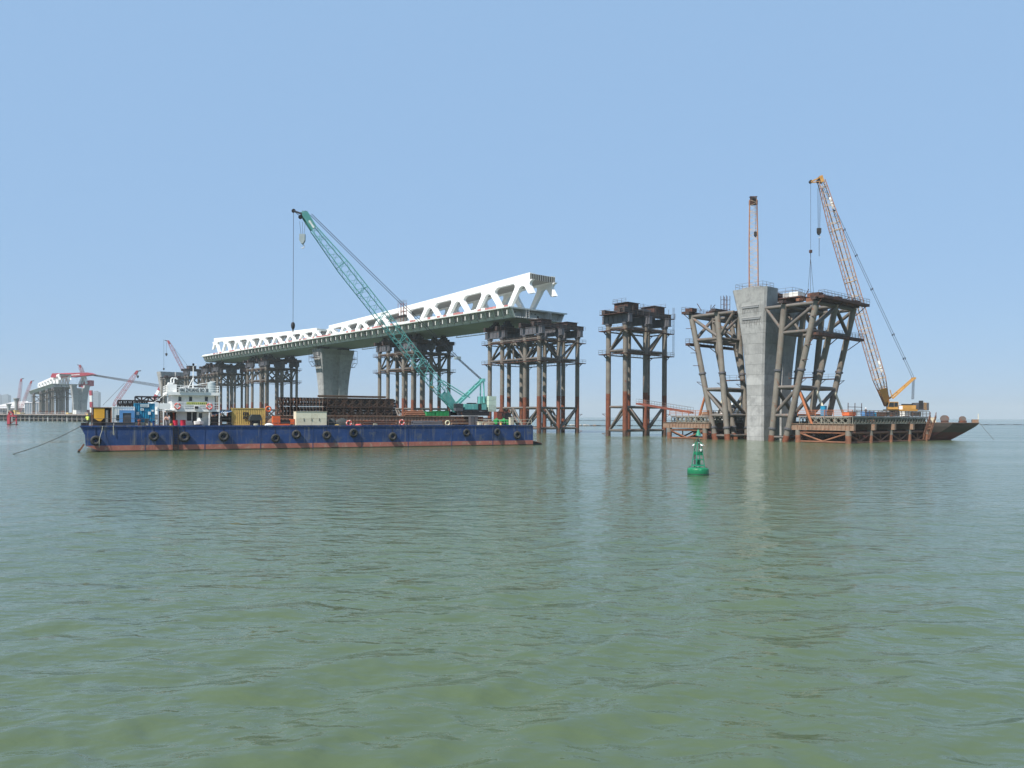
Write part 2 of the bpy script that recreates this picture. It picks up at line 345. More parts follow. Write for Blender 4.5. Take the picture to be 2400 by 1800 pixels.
def leg_poly(xm, hp, sgn, zb, h, cut=None):
    k = hp / 9.0
    out = [(8.7, 0), (3.75, 0.80), (3.65, 0.86), (3.85, 0.915), (4.35, 0.96), (5.3, 1.0), (0, 1.0)]
    inn = [(0, 0.83), (0.75, 0.815), (1.4, 0.77), (1.9, 0.69), (7.0, 0)]
    if cut:
        out[0] = (8.7 - 4.95 * cut / 0.80, cut); f = cut / 0.69
        inn[-1] = (7.0 - 5.1 * f, cut)
    return [(xm + sgn * k * u, zb + h * z) for u, z in out + inn]

def make_bridge(name, label, s0, s1, aps1, aps2, top, dep, zdeck, off_s=0.0, ribs=True):
    th = thing(name, label, 'bridge', fr(off_s, 0), ANG)
    zd = zdeck
    def lx(s): return s - off_s
    nseg = max(1, round((s1 - s0) / 18.0)); cuts = [s0 + (s1 - s0) * i / nseg for i in range(nseg + 1)]
    for a, b in zip(cuts, cuts[1:]):
        a0, b0, za, zb = lx(a), lx(b), zd(a), zd(b)
        def loft(sec, name, m):
            g = 0.0
            mb = MB(); n = len(sec); vs = [(a0 + g, y, za + z) for y, z in sec] + [(b0 - g, y, zb + z) for y, z in sec]
            mb.add(vs, [tuple(range(n - 1, -1, -1)), tuple(range(n, 2 * n))] + [(i, (i + 1) % n, n + (i + 1) % n, n + i) for i in range(n)])
            mb.build(name, m, th, False)
        loft([(-13.2, -0.35), (-13.2, 0.0), (13.2, 0.0), (13.2, -0.35), (12.0, -0.45), (-12.0, -0.45)], 'deck_plate', M_GIRD)
        for sg in (1, -1):
            loft([(sg * 12.0, -0.452), (sg * 11.85, -0.452), (sg * 10.35, -3.2), (sg * 10.5, -3.2)], 'outer_web', M_GIRD)
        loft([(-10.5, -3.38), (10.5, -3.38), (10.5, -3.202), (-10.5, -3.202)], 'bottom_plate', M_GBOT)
        if a == cuts[0] or b == cuts[-1]:
            for y in (5.6, 4.4, -4.4, -5.6): loft([(y, -0.46), (y + 0.08, -0.46), (y + 0.08, -3.19), (y, -3.19)], 'inner_web', M_LPLATE)
    e0 = lx(s0); z0 = zd(s0)
    for yy in (5.05, -4.95):
        for k in range(4): MB().box(e0 + 0.1, e0 + 0.25, yy - 0.48, yy + 0.48, z0 - 3.0 + 0.68 * k, z0 - 2.86 + 0.68 * k).build('rung', M_LPLATE, th, False)
    MB().add([(e0 + 2.6, 11.8, z0 - 0.46), (e0 + 2.6, 10.3, z0 - 3.19), (e0 + 2.6, -10.3, z0 - 3.19), (e0 + 2.6, -11.8, z0 - 0.46)], [(0, 1, 2, 3)]).build('diaphragm', M_GIRD, th, False)
    for y in (3.3, -1.8, -6.8): MB().box(e0 + 2.5, e0 + 2.58, y - 0.35, y + 0.35, z0 - 2.9, z0 - 1.7).build('manhole', M_DARK, th, False)
    for y in (1.2, -0.6, 8.4): MB().box(e0 + 2.5, e0 + 2.58, y - 0.4, y + 0.4, z0 - 1.35, z0 - 1.1).build('vent_slot', M_DARK, th, False)
    for k in range(22):
        y = -10 + k * 0.94
        if abs(abs(y) - 5) > 0.7: MB().box(e0 - 0.02, e0 + 0.3, y, y + 0.42, z0 - 3.19, z0 - 2.93).build('stiffener_end', M_LPLATE, th, False)
    # side ribs, pale plates and hanging ladders on the sunny side
    if ribs:
        rib = MB().prism([(0, 11.98, -0.46), (0, 12.75, -0.46), (0, 12.25, -0.9), (0, 10.85, -3.2), (0, 10.52, -3.2)], (0.12, 0, 0)).mesh('rib', M_GIRD, False)
        pl = MB().box(0.30, 0.72, 12.55, 12.66, -2.4, -0.75).box(0.45, 0.6, 11.2, 12.55, -0.9, -0.75).box(0.45, 0.6, 10.9, 12.55, -2.5, -2.35).mesh('pale_plate', M_LPLATE, False)
        ld = MB()
        for y in (1.25, 1.75, 2.25): ld.tube((y, 12.95, -0.45), (y, 12.3, -2.7), 0.085, n=4)
        for k in range(5): ld.tube((1.25, 12.9 - 0.13 * k, -0.7 - 0.48 * k), (2.25, 12.9 - 0.13 * k, -0.7 - 0.48 * k), 0.085, n=4)
        ld = ld.mesh('hanging_ladder', M_DARK, False)
        n = int((s1 - s0) / 4.5)
        for k in range(n):
            s = s0 + 1.2 + 4.5 * k
            for nm, me in (('rib', rib), ('pale_plate', pl), ('hanging_ladder', ld)):
                o = obj(nm, me, th); o.location = (lx(s), 0, zd(s))
            o = obj('rib', rib, th); o.location = (lx(s), 0, zd(s)); o.scale = (1, -1, 1)
    # white truss: full-width top chord in erection pieces, legs in two planes
    for aps, ext in ((aps1, 0), (aps2, 1)):
        if not aps: continue
        a, b = aps[0] - (4.0 if ext == 0 else 1.5), aps[-1] + (1.5 if ext == 0 else 2.0)
        seams = [a] + [s - 4.5 for s in aps[1:]] + [b]
        for p, q in zip(seams, seams[1:]):
            mb = MB(); vs = []
            for s in (p + 0.02, q - 0.02):
                zt, dp = top(s), dep(s)
                vs += [(lx(s), y, z) for y, z in ((5.7, zt), (3.2, zt - 0.28), (-3.2, zt - 0.28), (-5.7, zt), (-5.7, zt - dp), (-4.4, zt - dp - 0.02), (-4.0, zt - dp + 0.35), (4.0, zt - dp + 0.35), (4.4, zt - dp - 0.02), (5.7, zt - dp))]
            n = 10; mb.add(vs, [tuple(range(n - 1, -1, -1)), tuple(range(n, 2 * n))] + [(i, (i + 1) % n, n + (i + 1) % n, n + i) for i in range(n)])
            mb.build('top_chord', M_WHITE, th, False)
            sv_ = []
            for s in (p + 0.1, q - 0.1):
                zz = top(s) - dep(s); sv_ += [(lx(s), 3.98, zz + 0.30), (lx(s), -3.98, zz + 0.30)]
            MB().add(sv_, [(0, 1, 3, 2)]).build('soffit_shade', M_SOFF, th, False)  # added plate, its darker colour stands for shade under the chord
            MB().box(lx(p) - 0.03, lx(p) + 0.03, -5.66, 5.66, top(p) - dep(p) + 0.4, top(p) - 0.3).build('chord_joint', M_GIRD, th, False)
        for i, s in enumerate(aps):
            lo = (aps[i - 1] + s) / 2 if i else (s - 9 if ext == 0 else PIER_S if aps2 and aps1 else s - 9)
            hi = (aps[i + 1] + s) / 2 if i < len(aps) - 1 else (s + 9 if ext == 1 else PIER_S if aps2 and aps1 else s + 9)
            zt = top(s) - dep(s) + 0.12
            for sg, hp in ((-1, s - lo), (1, hi - s)):
                cut = None
                if i == 0 and ext == 0 and sg < 0: cut = 0.52
                if i == len(aps) - 1 and sg > 0 and (ext == 1 or not aps2): cut = 0.52
                zb = zd(s) - 0.1
                pl = leg_poly(lx(s), hp, sg, zb, zt - zb, cut)
                for yc in (5.02, -5.02):
                    y0 = yc - 0.6
                    pts = [(x, y0, z) for x, z in pl]
                    if sg < 0: pts = pts[::-1]
                    MB().prism(pts[::-1] if True else pts, (0, 1.2, 0)).build('truss_leg', M_WHITE, th, False)
    if aps1:
        a = aps1[0] - 4.0; zt, dp = top(a), dep(a)
        r = MB()
        for k in range(14): r.box(lx(a) - 0.16, lx(a) - 0.0, -5.55 + 0.82 * k, -5.4 + 0.82 * k, zt - dp + 0.05, zt - 0.05 - (0.25 if 2 < k < 11 else 0.05))
        r.build('end_rib', M_GIRD, th, False)
        MB().box(lx(a) - 0.08, lx(a) + 0.01, -5.6, 5.6, zt - dp + 0.1, zt - 0.36).build('end_plate', M_DARK, th, False)
    return th

BZ = lambda s: 41.0
bridge = make_bridge('bridge_span', 'long steel bridge span with grey-green box deck and white truss on top', S0, S1, AP1, AP2, chord_top, chord_dep, BZ)
bf = thing('barrier_fence', 'row of red and white barrier boards along the near edge of the bridge deck', 'barrier', fr(0, 0, 41.0), ANG)
bm = [MB().box(0.04, 1.96, 12.75, 12.87, 0.02, 1.05).box(0.2, 0.5, 12.6, 13.0, 0.0, 0.08).mesh('barrier_board', m, False) for m in (M_BRED, M_WP)]
for k in range(int((S1 - S0 - 2) / 2)):
    o = obj('barrier_board', bm[0 if random.random() < 0.35 else 1], bf); o.location = (S0 + 1 + 2 * k, 0, 0); o.scale = (1, 1, random.uniform(0.55, 0.85))
sc = thing('scaffold', 'small rusty hanging work scaffold on the white truss behind the teal boom', 'scaffold', fr(84, -6, 41.0), ANG)
f = MB()
for x in (0, 2, 4):
    for y in (-0.2, 1.2): f.tube((x, y, 0.1), (x, y, 9.6), 0.09, n=5)
for z in (0.3, 2.0, 4.2, 6.5, 9.4):
    for y in (-0.2, 1.2): f.tube((0, y, z), (4, y, z), 0.08, n=5)
f.build('frame', M_GANG, sc)
MB().box(-0.3, 4.4, -0.4, 1.4, 4.4, 4.7).box(-0.3, 9, -0.4, 1.4, 4.0, 4.25).build('platform', M_DARK, sc, False)
MB().rail([(0, -0.3, 9.6), (4, -0.3, 9.6), (4, 1.3, 9.6), (0, 1.3, 9.6)], closed=True).build('railing', M_RAIL, sc, False)
# inspection walk under the far edge
wk = thing('inspection_walkway', 'pale inspection walkway hung under the far edge of the bridge deck', 'walkway', fr(0, 0, 37.2), ANG)
MB().box(40, 74, -12.4, -11.2, -0.1, 0.0).box(103, 150, -12.4, -11.2, -0.1, 0.0).build('deck', M_LPLATE, wk, False)
MB().rail([(40, -12.4, 0), (74, -12.4, 0)]).rail([(103, -12.4, 0), (150, -12.4, 0)]).build('railing', M_LPLATE, wk, False)
MB().box(40, 40.2, -11.9, -11.7, 0, 3.2).box(73.8, 74, -11.9, -11.7, 0, 3.2).box(103, 103.2, -11.9, -11.7, 0, 3.2).box(150, 150.2, -11.9, -11.7, 0, 3.2).build('hanger', M_LPLATE, wk, False)

# ------------------------------------------------------------------ concrete piers, cast in lifts
def pier(label, s, t, ztop=35.6, cage=False, horns=True, hw0=6.4, hw1=2.6):
    th = thing('concrete_pier', label, 'pier', fr(s, t), ANG)
    def sec(z):
        f = max(0.0, (z - 7) / (ztop - 7)); f = f * f
        hw = hw0 + hw1 * f; ht = 2.3 + 2.3 * f; c = 0.45; g = 1.25; gd = 0.95
        half = [(ht - c, hw), (ht, hw - c), (ht, g + 0.5), (ht - gd, g)]
        pts = half + [(ht - gd, -g), (ht, -g - 0.5), (ht, -hw + c), (ht - c, -hw)]
        return pts + [(-x, y) for x, y in pts[::-1]]
    n = round((ztop + 1.5 - (3.2 if horns else 0)) / 2.45); zs = [-1.5 + (ztop + 1.5 - (3.2 if horns else 0)) * i / n for i in range(n + 1)]
    for z0, z1 in zip(zs, zs[1:]):
        a, b = sec(z0), sec(z1); k = len(a)
        ins = 0.03
        vs = [(x * (1 - ins / 3), y * (1 - ins / 6), z0) for x, y in a] + [(x, y, z0 + 0.06) for x, y in a] + [(x, y, z1) for x, y in b]
        fs = [(i + r * k, (i + 1) % k + r * k, (i + 1) % k + (r + 1) * k, i + (r + 1) * k) for r in (0, 1) for i in range(k)]
        MB().add(vs, fs + [tuple(range(k - 1, -1, -1)), tuple(range(2 * k, 3 * k))]).build('concrete_lift', M_CONC, th, False)
    if horns:
        for sg in (1, -1):
            a, b = sec(ztop - 3.2), sec(ztop); hw_a, hw_b = max(y for x, y in a), max(y for x, y in b); ha, hb = max(x for x, y in a), max(x for x, y in b)
            pa = [(ha - .45, hw_a), (ha, hw_a - .45), (ha, 3.4), (-ha, 3.4), (-ha, hw_a - .45), (-ha + .45, hw_a)]
            pb = [(hb - .45, hw_b), (hb, hw_b - .45), (hb, 4.0), (-hb, 4.0), (-hb, hw_b - .45), (-hb + .45, hw_b)]
            vs = [(x, sg * y, ztop - 3.2) for x, y in pa] + [(x, sg * y, ztop) for x, y in pb]; k = 6
            fs = [tuple(range(k - 1, -1, -1)), tuple(range(k, 2 * k))] + [(i, (i + 1) % k, k + (i + 1) % k, k + i) for i in range(k)]
            if sg < 0: fs = [f[::-1] for f in fs]
            MB().add(vs, fs).build('pier_horn', M_CONC, th, False)
    return th, sec
p1, sec1 = pier('concrete pier with deep centre groove carrying the bridge deck behind the blue barge', PIER_S, 0, 36.6, horns=False)
for sg in (1, -1):
    cg = MB(); y0 = sg * 8.9; y1 = sg * 11.0
    for x in (-3.2, 0, 3.2):
        cg.tube((x, y0, 36.6), (x, y0 - sg * 0.6, 28.6), 0.08, n=4); cg.tube((x, y1, 36.6), (x, y1, 30.5), 0.08, n=4); cg.tube((x, y1, 30.5), (x, y0 + sg * .4, 28.6), 0.08, n=4)
    for z in (36.5, 33.2, 30.6): cg.tube((-3.2, y1, z), (3.2, y1, z), 0.08, n=4); cg.tube((-3.2, y0, z), (-3.2, y1, z), 0.08, n=4); cg.tube((3.2, y0, z), (3.2, y1, z), 0.08, n=4)
    o = cg.build('climbing_cage', M_DARK, p1); 
    MB().box(-3.4, 3.4, min(y0, y1) , max(y0, y1), 32.4, 32.55).box(-3.4, 3.4, min(y0 - sg * .3, y0 + sg * .9), max(y0 - sg * .3, y0 + sg * .9), 28.5, 28.65).build('cage_floor', M_WALK, o, False)
MB().box(-3.0, 3.0, -6.8, -3.6, 36.62, 37.6).box(-3.0, 3.0, 3.6, 6.8, 36.62, 37.6).build('bearing', M_DARK, p1, False)

p2, sec2 = pier('tall bare concrete pier with flared top standing between the leaning steel frames', -76.6, -5.4, 35.7)
# two formed ledges on the sunlit flank, their shadow gaps painted as dark strips
for z, w in ((31.6, 2.3), (28.9, 2.5)):
    yy = max(y for x, y in sec2(z)) - 0.02
    MB().box(-w, w, yy - 0.05, yy + 0.16, z, z + 0.28).build('cast_ledge', M_CONC, p2, False)
    MB().box(-w + 0.1, w - 0.1, yy - 0.02, yy + 0.10, z - 0.42, z - 0.01).build('painted_shadow', M_CONCD, p2, False)
    sv = MB()
    for k in range(11): sv.tube((-w + 0.3 + k * (2 * w - .6) / 10, yy + 0.13, z - 0.5), (-w + 0.3 + k * (2 * w - .6) / 10, yy + 0.04, z - 0.9 - 1.2 * random.random()), 0.03, n=4)
    sv.build('starter_bar', M_RAIL, p2, False)
MB().rail([(-3.6, 8.9, 35.7), (-3.6, 4.2, 35.7), (3.6, 4.2, 35.7), (3.6, 8.9, 35.7)], closed=True, h=1.3).build('railing', M_RAIL, p2, False)
MB().rail([(-3.6, -8.9, 35.7), (-3.6, -4.2, 35.7), (3.6, -4.2, 35.7), (3.6, -8.9, 35.7)], closed=True, h=1.3).build('railing', M_RAIL, p2, False)
MB().box(-2.4, 2.4, 5.0, 8.0, 35.71, 36.15).build('top_plinth', M_CONC, p2, False)

# ------------------------------------------------------------------ vertical steel support towers
def band_pile(x, y, ztop, r=0.72, zr=12.0, n=16):
    mb = MB()
    for z0, z1, mi in ((-1.5, 1.7, 2), (1.7, zr, 1), (zr, ztop, 0)): mb.tube((x, y, z0), (x, y, z1), r, n=n, mi=mi, caps=(mi != 1))
    return mb
PM = [M_PILE, M_PILER, M_PILET]
def tower(label, s, t, rows, bearing=True, group=None, free=0):
    th = thing('support_tower', label, 'tower', fr(s, t), ANG, group)
    ys = (8.6, 0.0, -8.6); pairs = list(zip(rows[::2], rows[1::2]))
    for x in rows:
        for y in ys:
            o = band_pile(x, y, 31.6, zr=12.0 + random.uniform(-0.5, 0.5)).build('pile', PM, th)
            MB().lathe([(0.76, 31.0), (1.0, 31.3), (1.0, 31.7)], (x, y, 0), 14).build('pile_head', M_STEEL, o)
    for ip, (a, b) in enumerate(pairs):
        for y in ys:
            cb = MB().box(a - 1.9, b + 1.9, y - 0.62, y + 0.62, 31.86, 33.86).box(a - 1.95, b + 1.95, y - 0.8, y + 0.8, 31.7, 31.86).box(a - 1.95, b + 1.95, y - 0.8, y + 0.8, 33.86, 34.0)
            for k in range(6):
                xx = a - 1.2 + k * (b - a + 2.4) / 5
                for sg in (1, -1): cb.box(xx - 0.04, xx + 0.04, y + sg * 0.62, y + sg * 0.78, 31.86, 33.86)
            cb.build('cap_beam', M_STEEL, th, False)
        for x in (a + 0.2, b - 0.2):
            MB().box(x - 0.5, x + 0.5, -11.2, 11.2, 34.16, 35.25).box(x - 0.62, x + 0.62, -11.2, 11.2, 34.02, 34.16).box(x - 0.62, x + 0.62, -11.2, 11.2, 35.25, 35.4).build('header_beam', M_HEAD, th, False)
        if bearing and ip >= free:
            for x in (a + 0.2, b - 0.2):
                for y in (6.2, -6.2):
                    MB().box(x - 1.0, x + 1.0, y - 2.2, y + 2.2, 35.41, 36.1).box(x - 0.8, x + 0.8, y - 1.3, y + 1.3, 36.1, 36.8).box(x - 0.6, x + 0.6, y - 0.8, y + 0.8, 36.8, 37.6).build('bearing_stack', M_DARK, th, False)
        else:
            zk = 36.3 if free else 37.2
            for y in (6.4, -5.2):
                o = MB().box(a - 0.6, a + 4.4, y - 2.6, y + 2.0, 35.41, zk).box(a - 0.9, a + 4.9, y - 2.9, y + 2.4, zk, zk + .12).build('rusty_block', M_WALK, th, False)
        MB().rail([(a - 1.6, 10.8, 34.0), (a - 1.6, -10.8, 34.0)], h=1.2).build('top_railing', M_RAIL, th, False)
    # tube rings and braces
    def br(p, q, r=0.34, m=M_BRACE): MB().tube(p, q, r, n=10).build('brace', m, th)
    for zt, zb in ((30.4, 24.0), (8.2, 1.6)):
        m = M_BRACE
        for z in (zt, zb):
            for x in rows:
                for y0, y1 in ((8.6, 0), (0, -8.6)): br((x, y0 - 0.7, z), (x, y1 + 0.7, z), m=m)
            for y in ys:
                for a, b in zip(rows, rows[1:]): br((a + 0.7, y, z), (b - 0.7, y, z), m=m)
        for i, x in enumerate(rows):
            sg = 1 if i % 2 == 0 else -1
            for y0, y1, up in ((8.6, 0, sg), (0, -8.6, -sg)):
                za, zc = (zt, zb) if up > 0 else (zb, zt); br((x, y0 - 0.5, za), (x, y1 + 0.5, zc), 0.40, m)
        for j, y in enumerate(ys):
            for a, b in pairs:
                za, zc = (zt, zb) if j % 2 == 0 else (zb, zt); br((a + 0.4, y, za), (b - 0.4, y, zc), 0.36, m)
        if len(rows) == 4 and True:
            a, b = rows[1], rows[2]; c = (a + b) / 2
            for y in (8.6, -8.6):
                br((c, y, zt), (a + 0.6, y, zb), 0.36, m); br((c, y, zt), (b - 0.6, y, zb), 0.36, m); br((c, y, zt), (c, y, zb), 0.32, m)
    # walkways with railings at two heights
    x0, x1 = rows[0] - 1.9, rows[-1] + 1.9; Y = 10.7
    for z in (29.5, 22.9):
        o = MB().box(x0, x0 + 1.1, -Y, Y, z, z + 0.22).box(x1 - 1.1, x1, -Y, Y, z, z + 0.22).box(x0 + 1.1, x1 - 1.1, Y - 1.1, Y, z, z + 0.22).box(x0 + 1.1, x1 - 1.1, -Y, -Y + 1.1, z, z + 0.22).build('walkway', M_WALK, th, False)
        MB().rail([(x0, Y, z + .22), (x1, Y, z + .22), (x1, -Y, z + .22), (x0, -Y, z + .22)], closed=True, step=1.5).build('railing', M_RAIL, o, False)
        for x in rows:
            for sg in (1, -1): MB().bar((x, sg * 8.9, z - 1.3), (x, sg * Y, z), 0.12, 0.12).bar((x, sg * 8.6, z - .08), (x, sg * Y, z - .08), 0.16, 0.16).build('bracket', M_WALK, o, False)
        for y in ys:
            MB().bar((rows[0] - .5, y, z - 1.3), (x0, y, z), 0.12, 0.12).build('bracket', M_WALK, o, False); MB().bar((rows[-1] + .5, y, z - 1.3), (x1, y, z), 0.12, 0.12).build('bracket', M_WALK, o, False)
    for x in (rows[0], rows[-1]):
        for y in (8.6, -8.6):
            for z in (6.2, 0.7):
                sg = 1 if y > 0 else -1; e = -1 if x == rows[0] else 1
                MB().bar((x, y, z), (x + e * 1.7, y + sg * 0.8, z), 0.14, 0.14).bar((x, y, z - 1.2), (x + e * 1.6, y + sg * 0.7, z), 0.1, 0.1).build('bracket', M_WALK, th, False)
    return th
TM = tower('free-standing six-pile steel tower with rusty blocks on top in open water', -35.8, -2.4, [0, 6.3], bearing=False)
l = MB()
for y in (-10.9, -11.5): l.tube((-1.2, y, 22.9), (-1.2, y, 37.5), 0.05, n=4)
for k in range(36): l.tube((-1.2, -10.9, 23.1 + 0.4 * k), (-1.2, -11.5, 23.1 + 0.4 * k), 0.035, n=4)
l.build('ladder', M_RAIL, TM, False)
MB().rail([(-0.6, 9.2, 37.32), (4.2, 9.2, 37.32), (4.2, 3.6, 37.32)], h=1.0).rail([(-1.8, -11.4, 34.0), (8.2, -11.4, 34.0)], h=1.6).build('top_railing', M_RAIL, TM, False)
MB().box(-1.4, 7.4, 9.0, 11.3, 34.02, 34.2).box(-1.4, 7.4, -11.6, -9.2, 34.02, 34.2).build('edge_walkway', M_WALK, TM, False)
for x0, x1, y0, y1, z0, z1, m in ((-1.2, 0.9, 8.2, 10.6, 34.2, 35.9, M_DARK), (4.6, 6.6, 2.0, 6.0, 35.41, 36.5, M_STEEL), (-0.4, 1.2, -1.8, 2.2, 35.41, 36.0, M_STEEL), (4.8, 7.0, -9.0, -6.5, 35.41, 36.2, M_WALK)): MB().box(x0, x1, y0, y1, z0, z1).build('steel_block', m, TM, False)
for y in (11.0, 7.4, 3.0, 0.2, -2.6, -8.4, -11.2): MB().tube((-1.6, y, 34.1), (-1.6, y, random.uniform(35.6, 37.9)), .06, n=4).build('loose_post', M_RAIL, TM)
MB().rail([(-1.5, 11.2, 34.2), (7.3, 11.2, 34.2)], h=1.2).rail([(4.4, -2.9, 37.32), (4.4, -8.0, 37.32), (-.8, -8.0, 37.32)], h=1.0).build('top_railing', M_RAIL, TM, False)
ROWS = [0, 6.7, 18.3, 24.9]
TE = tower('twelve-pile steel support tower under the open near end of the bridge deck', 2.2, 0, ROWS, free=1)
TC = tower('twelve-pile steel support tower under the deck behind the teal crane boom', 74.8, 0, ROWS)
def retower(src, label, s, t=0.0):
    c = copy_tree(src); c.location = fr(s, t); c['label'] = label; return c
retower(TC, 'dark steel support tower under the deck right beside the white deckhouse stack of panels', 215.4)['label'] = 'shaded steel support tower under the deck above the yellow container'
retower(TC, 'dark steel support tower under the far left end of the deck above the deckhouse', 286.5)
t3 = tower('distant low-bay steel support tower beyond the left end of the deck', 340, 0, [0, 6.3], bearing=False)

# ------------------------------------------------------------------ leaning tube frames beside a pier
def lean_frame(label, sp, tp, sg, reduced=False):
    th = thing('leaning_support_frame', label, 'support frame', fr(sp, tp), ANG)
    ys = (8.6, 0.0, -8.6); zt = 31.0
    def pos(inner, z):
        b, t = ((5.8, 8.9) if inner else (9.3, 16.6)); return sg * (b + (t - b) * (z / zt))
    def P(inner, y, z): return Vector((pos(inner, z), y, z))
    for inner in (True, False):
        for y in ys:
            o = MB().poly([P(inner, y, -1.5), P(inner, y, 1.4)], 0.72, 16, 1).poly([P(inner, y, 1.4), P(inner, y, zt)], 0.68, 16, 0).build('leaning_leg', [M_PILE, M_PILER], th)
            for z in (3.0, 16.2): MB().poly([P(inner, y, z - 0.2), P(inner, y, z + 0.2)], 0.9, 16).build('flange_collar', M_STEEL, o)
    def br(p, q, r=0.42, m=M_BRACE): MB().tube(p, q, r, n=10).build('brace', m, th)
    for z in (30.6, 24.6, 12.3, 5.9, 1.0):
        r = 0.42 if z > 2 else 0.28
        for y in ys: br(P(True, y, z), P(False, y, z), r)
        for inner in (True, False):
            for y0, y1 in ((8.6, 0), (0, -8.6)): br(P(inner, y0, z), P(inner, y1, z), r)
    for y in ys:
        br(P(True, y, 24.8), P(False, y, 30.4)); br(P(False, y, 12.1), P(True, y, 6.1))
        br(P(True, y, 30.6) , (sg * 4.2, y, 30.6), 0.42) ; br(P(True, y, 25.2), (sg * 4.4, y, 30.4), 0.36)
    for inner in (True, False):
        for k, (y0, y1) in enumerate(((8.6, 0), (0, -8.6))):
            s1 = k % 2 == 0
            br(P(inner, y0, 24.8 if s1 else 30.4), P(inner, y1, 30.4 if s1 else 24.8)); br(P(inner, y0, 12.1 if s1 else 6.1), P(inner, y1, 6.1 if s1 else 12.1))
    # raking props outside the lower half
    for y, m in ((8.2, M_ORUST), (0.4, M_CREAM), (-8.2, M_CREAM)):
        q = P(False, y, 12.0); br(q, (q.x + sg * 3.4, y - 0.5, 3.0), 0.30, m)
    # top grillage, walkways, railings
    xo = pos(False, zt)
    for inner in (True, False):
        x = pos(inner, zt); MB().box(x - 0.55, x + 0.55, -10.2, 10.2, 31.15, 31.75).build('top_beam', M_HEAD, th, False)
    for y in ys:
        x = pos(False, zt); o = MB().box(x - 1.0, x + 1.0, y - 1.0, y + 1.0, 31.76, 32.7).build('rusty_block', M_WALK, th, False)
    for z, xs in ((32.0, pos(False, 31) + sg * 0.9), (24.0, pos(False, 24) + sg * 1.3)):
        xa, xb = sorted((xs, xs + sg * 1.3))
        o = MB().box(xa, xb, -11.8, 9.6, z - 0.6, z).build('walkway', M_WALK, th, False)
        MB().rail([(xa, 9.6, z), (xb, 9.6, z), (xb, -11.8, z), (xa, -11.8, z)], closed=True, step=1.5).build('railing', M_RAIL, o, False)
        for y in (9.4, 0, -11.0): MB().bar((pos(False, z - 2.6), y * 0.93, z - 2.6), (xs + sg * 0.9, y, z - 0.5), 0.16, 0.16).build('bracket', M_WALK, o, False)
    zz = 14.8; xa, xb = sorted((pos(True, zz) - sg * 1.2, pos(False, zz) - sg * 0.9))
    o = MB().box(xa, xb, -9.6, -8.9, zz - .25, zz).box(xa, xb, 0.8, 1.6, zz - .25, zz).build('walkway', M_WALK, th, False)
    MB().rail([(xa, -9.6, zz), (xb, -9.6, zz)]).rail([(xa, 1.6, zz), (xb, 1.6, zz)]).build('railing', M_RAIL, o, False)
    for z in (14.0, ):
        for y in ys:
            x = pos(False, z); MB().bar((x, y, z), (x + sg * 2.0, y + 0.3, z + 0.2), 0.13, 0.13).bar((x, y, z - 1.2), (x + sg * 1.8, y + 0.3, z + 0.1), 0.1, 0.1).build('bracket', M_WALK, th, False)
    return th
LF = lean_frame('outward-leaning tube frame on the left of the tall bare pier', -76.6, -5.4, 1)
RF = lean_frame('outward-leaning tube frame on the right of the tall bare pier, nearest the yellow crane', -76.6, -5.4, -1)
w = MB().box(-10, -2, -3.5, 3.4, 33.2, 33.45).build('upper_platform', M_WALK, RF, False)
MB().rail([(-10, 3.4, 33.45), (-2, 3.4, 33.45), (-2, -3.5, 33.45), (-10, -3.5, 33.45)], closed=True, h=1.3).build('railing', M_RAIL, w, False)
MB().box(-8.6, -6.4, -1.0, 2.2, 33.46, 34.7).build('site_crate', M_CWHITE, RF, False)
for x, y, sx, sy, sz, m in ((-5.8, -2.6, 1.6, 1.4, .9, M_STEEL), (-4.2, 1.2, 1.2, 1.8, 1.3, M_WALK), (-9.6, -3.0, .7, 1.6, 1.1, M_RBRACE)): MB().box(x, x + sx, y, y + sy, 33.46, 33.46 + sz).build('site_crate', m, RF, False)
for fr_, sg in ((LF, 1), (RF, -1)):
    xo = sg * 16.9
    for k in range(9):
        y = -9.5 + 2.3 * k + random.uniform(-.5, .5); h = random.uniform(.6, 2.4)
        MB().tube((xo - sg * random.uniform(.2, 6), y, 31.75), (xo - sg * random.uniform(.2, 6), y + random.uniform(-.2, .2), 31.75 + h), .09, n=5).build('loose_post', M_WALK, fr_)
    for y in (6.0, 1.5, -4.5): MB().box(xo - sg * 5.5 - .8, xo - sg * 5.5 + .8, y - .7, y + .7, 31.76, 31.76 + random.uniform(.5, 1.2)).build('steel_block', random.choice([M_STEEL, M_WALK, M_RBRACE]), fr_, False)
    for z in (27.6, 21.4, 18.2): MB().bar((sg * (9.3 + 7.3 * z / 31), 9.3, z), (sg * (9.3 + 7.3 * z / 31) + sg * 1.6, 9.6, z + .05), .13, .13).build('bracket', M_WALK, fr_, False)
k = MB()
for x in (-9.6, -6, -2.4):
    for y in (-3.2, 3.1): k.bar((x, y, 31.3), (x, y, 33.2), 0.2, 0.2)
k.build('post', M_WALK, RF, False)
k = MB()
for x in (12, 12.8, 13.6):
    for y in (-1.4, 0.2): k.tube((x, y, 31.8), (x, y, 36.4), 0.08, n=5)
for z in (33, 34.2, 35.4): k.tube((12, 0.2, z), (13.6, 0.2, z), 0.06, n=4); k.tube((12, -1.4, z), (13.6, -1.4, z), 0.06, n=4)
k.build('stair_tower', M_WALK, LF, False)

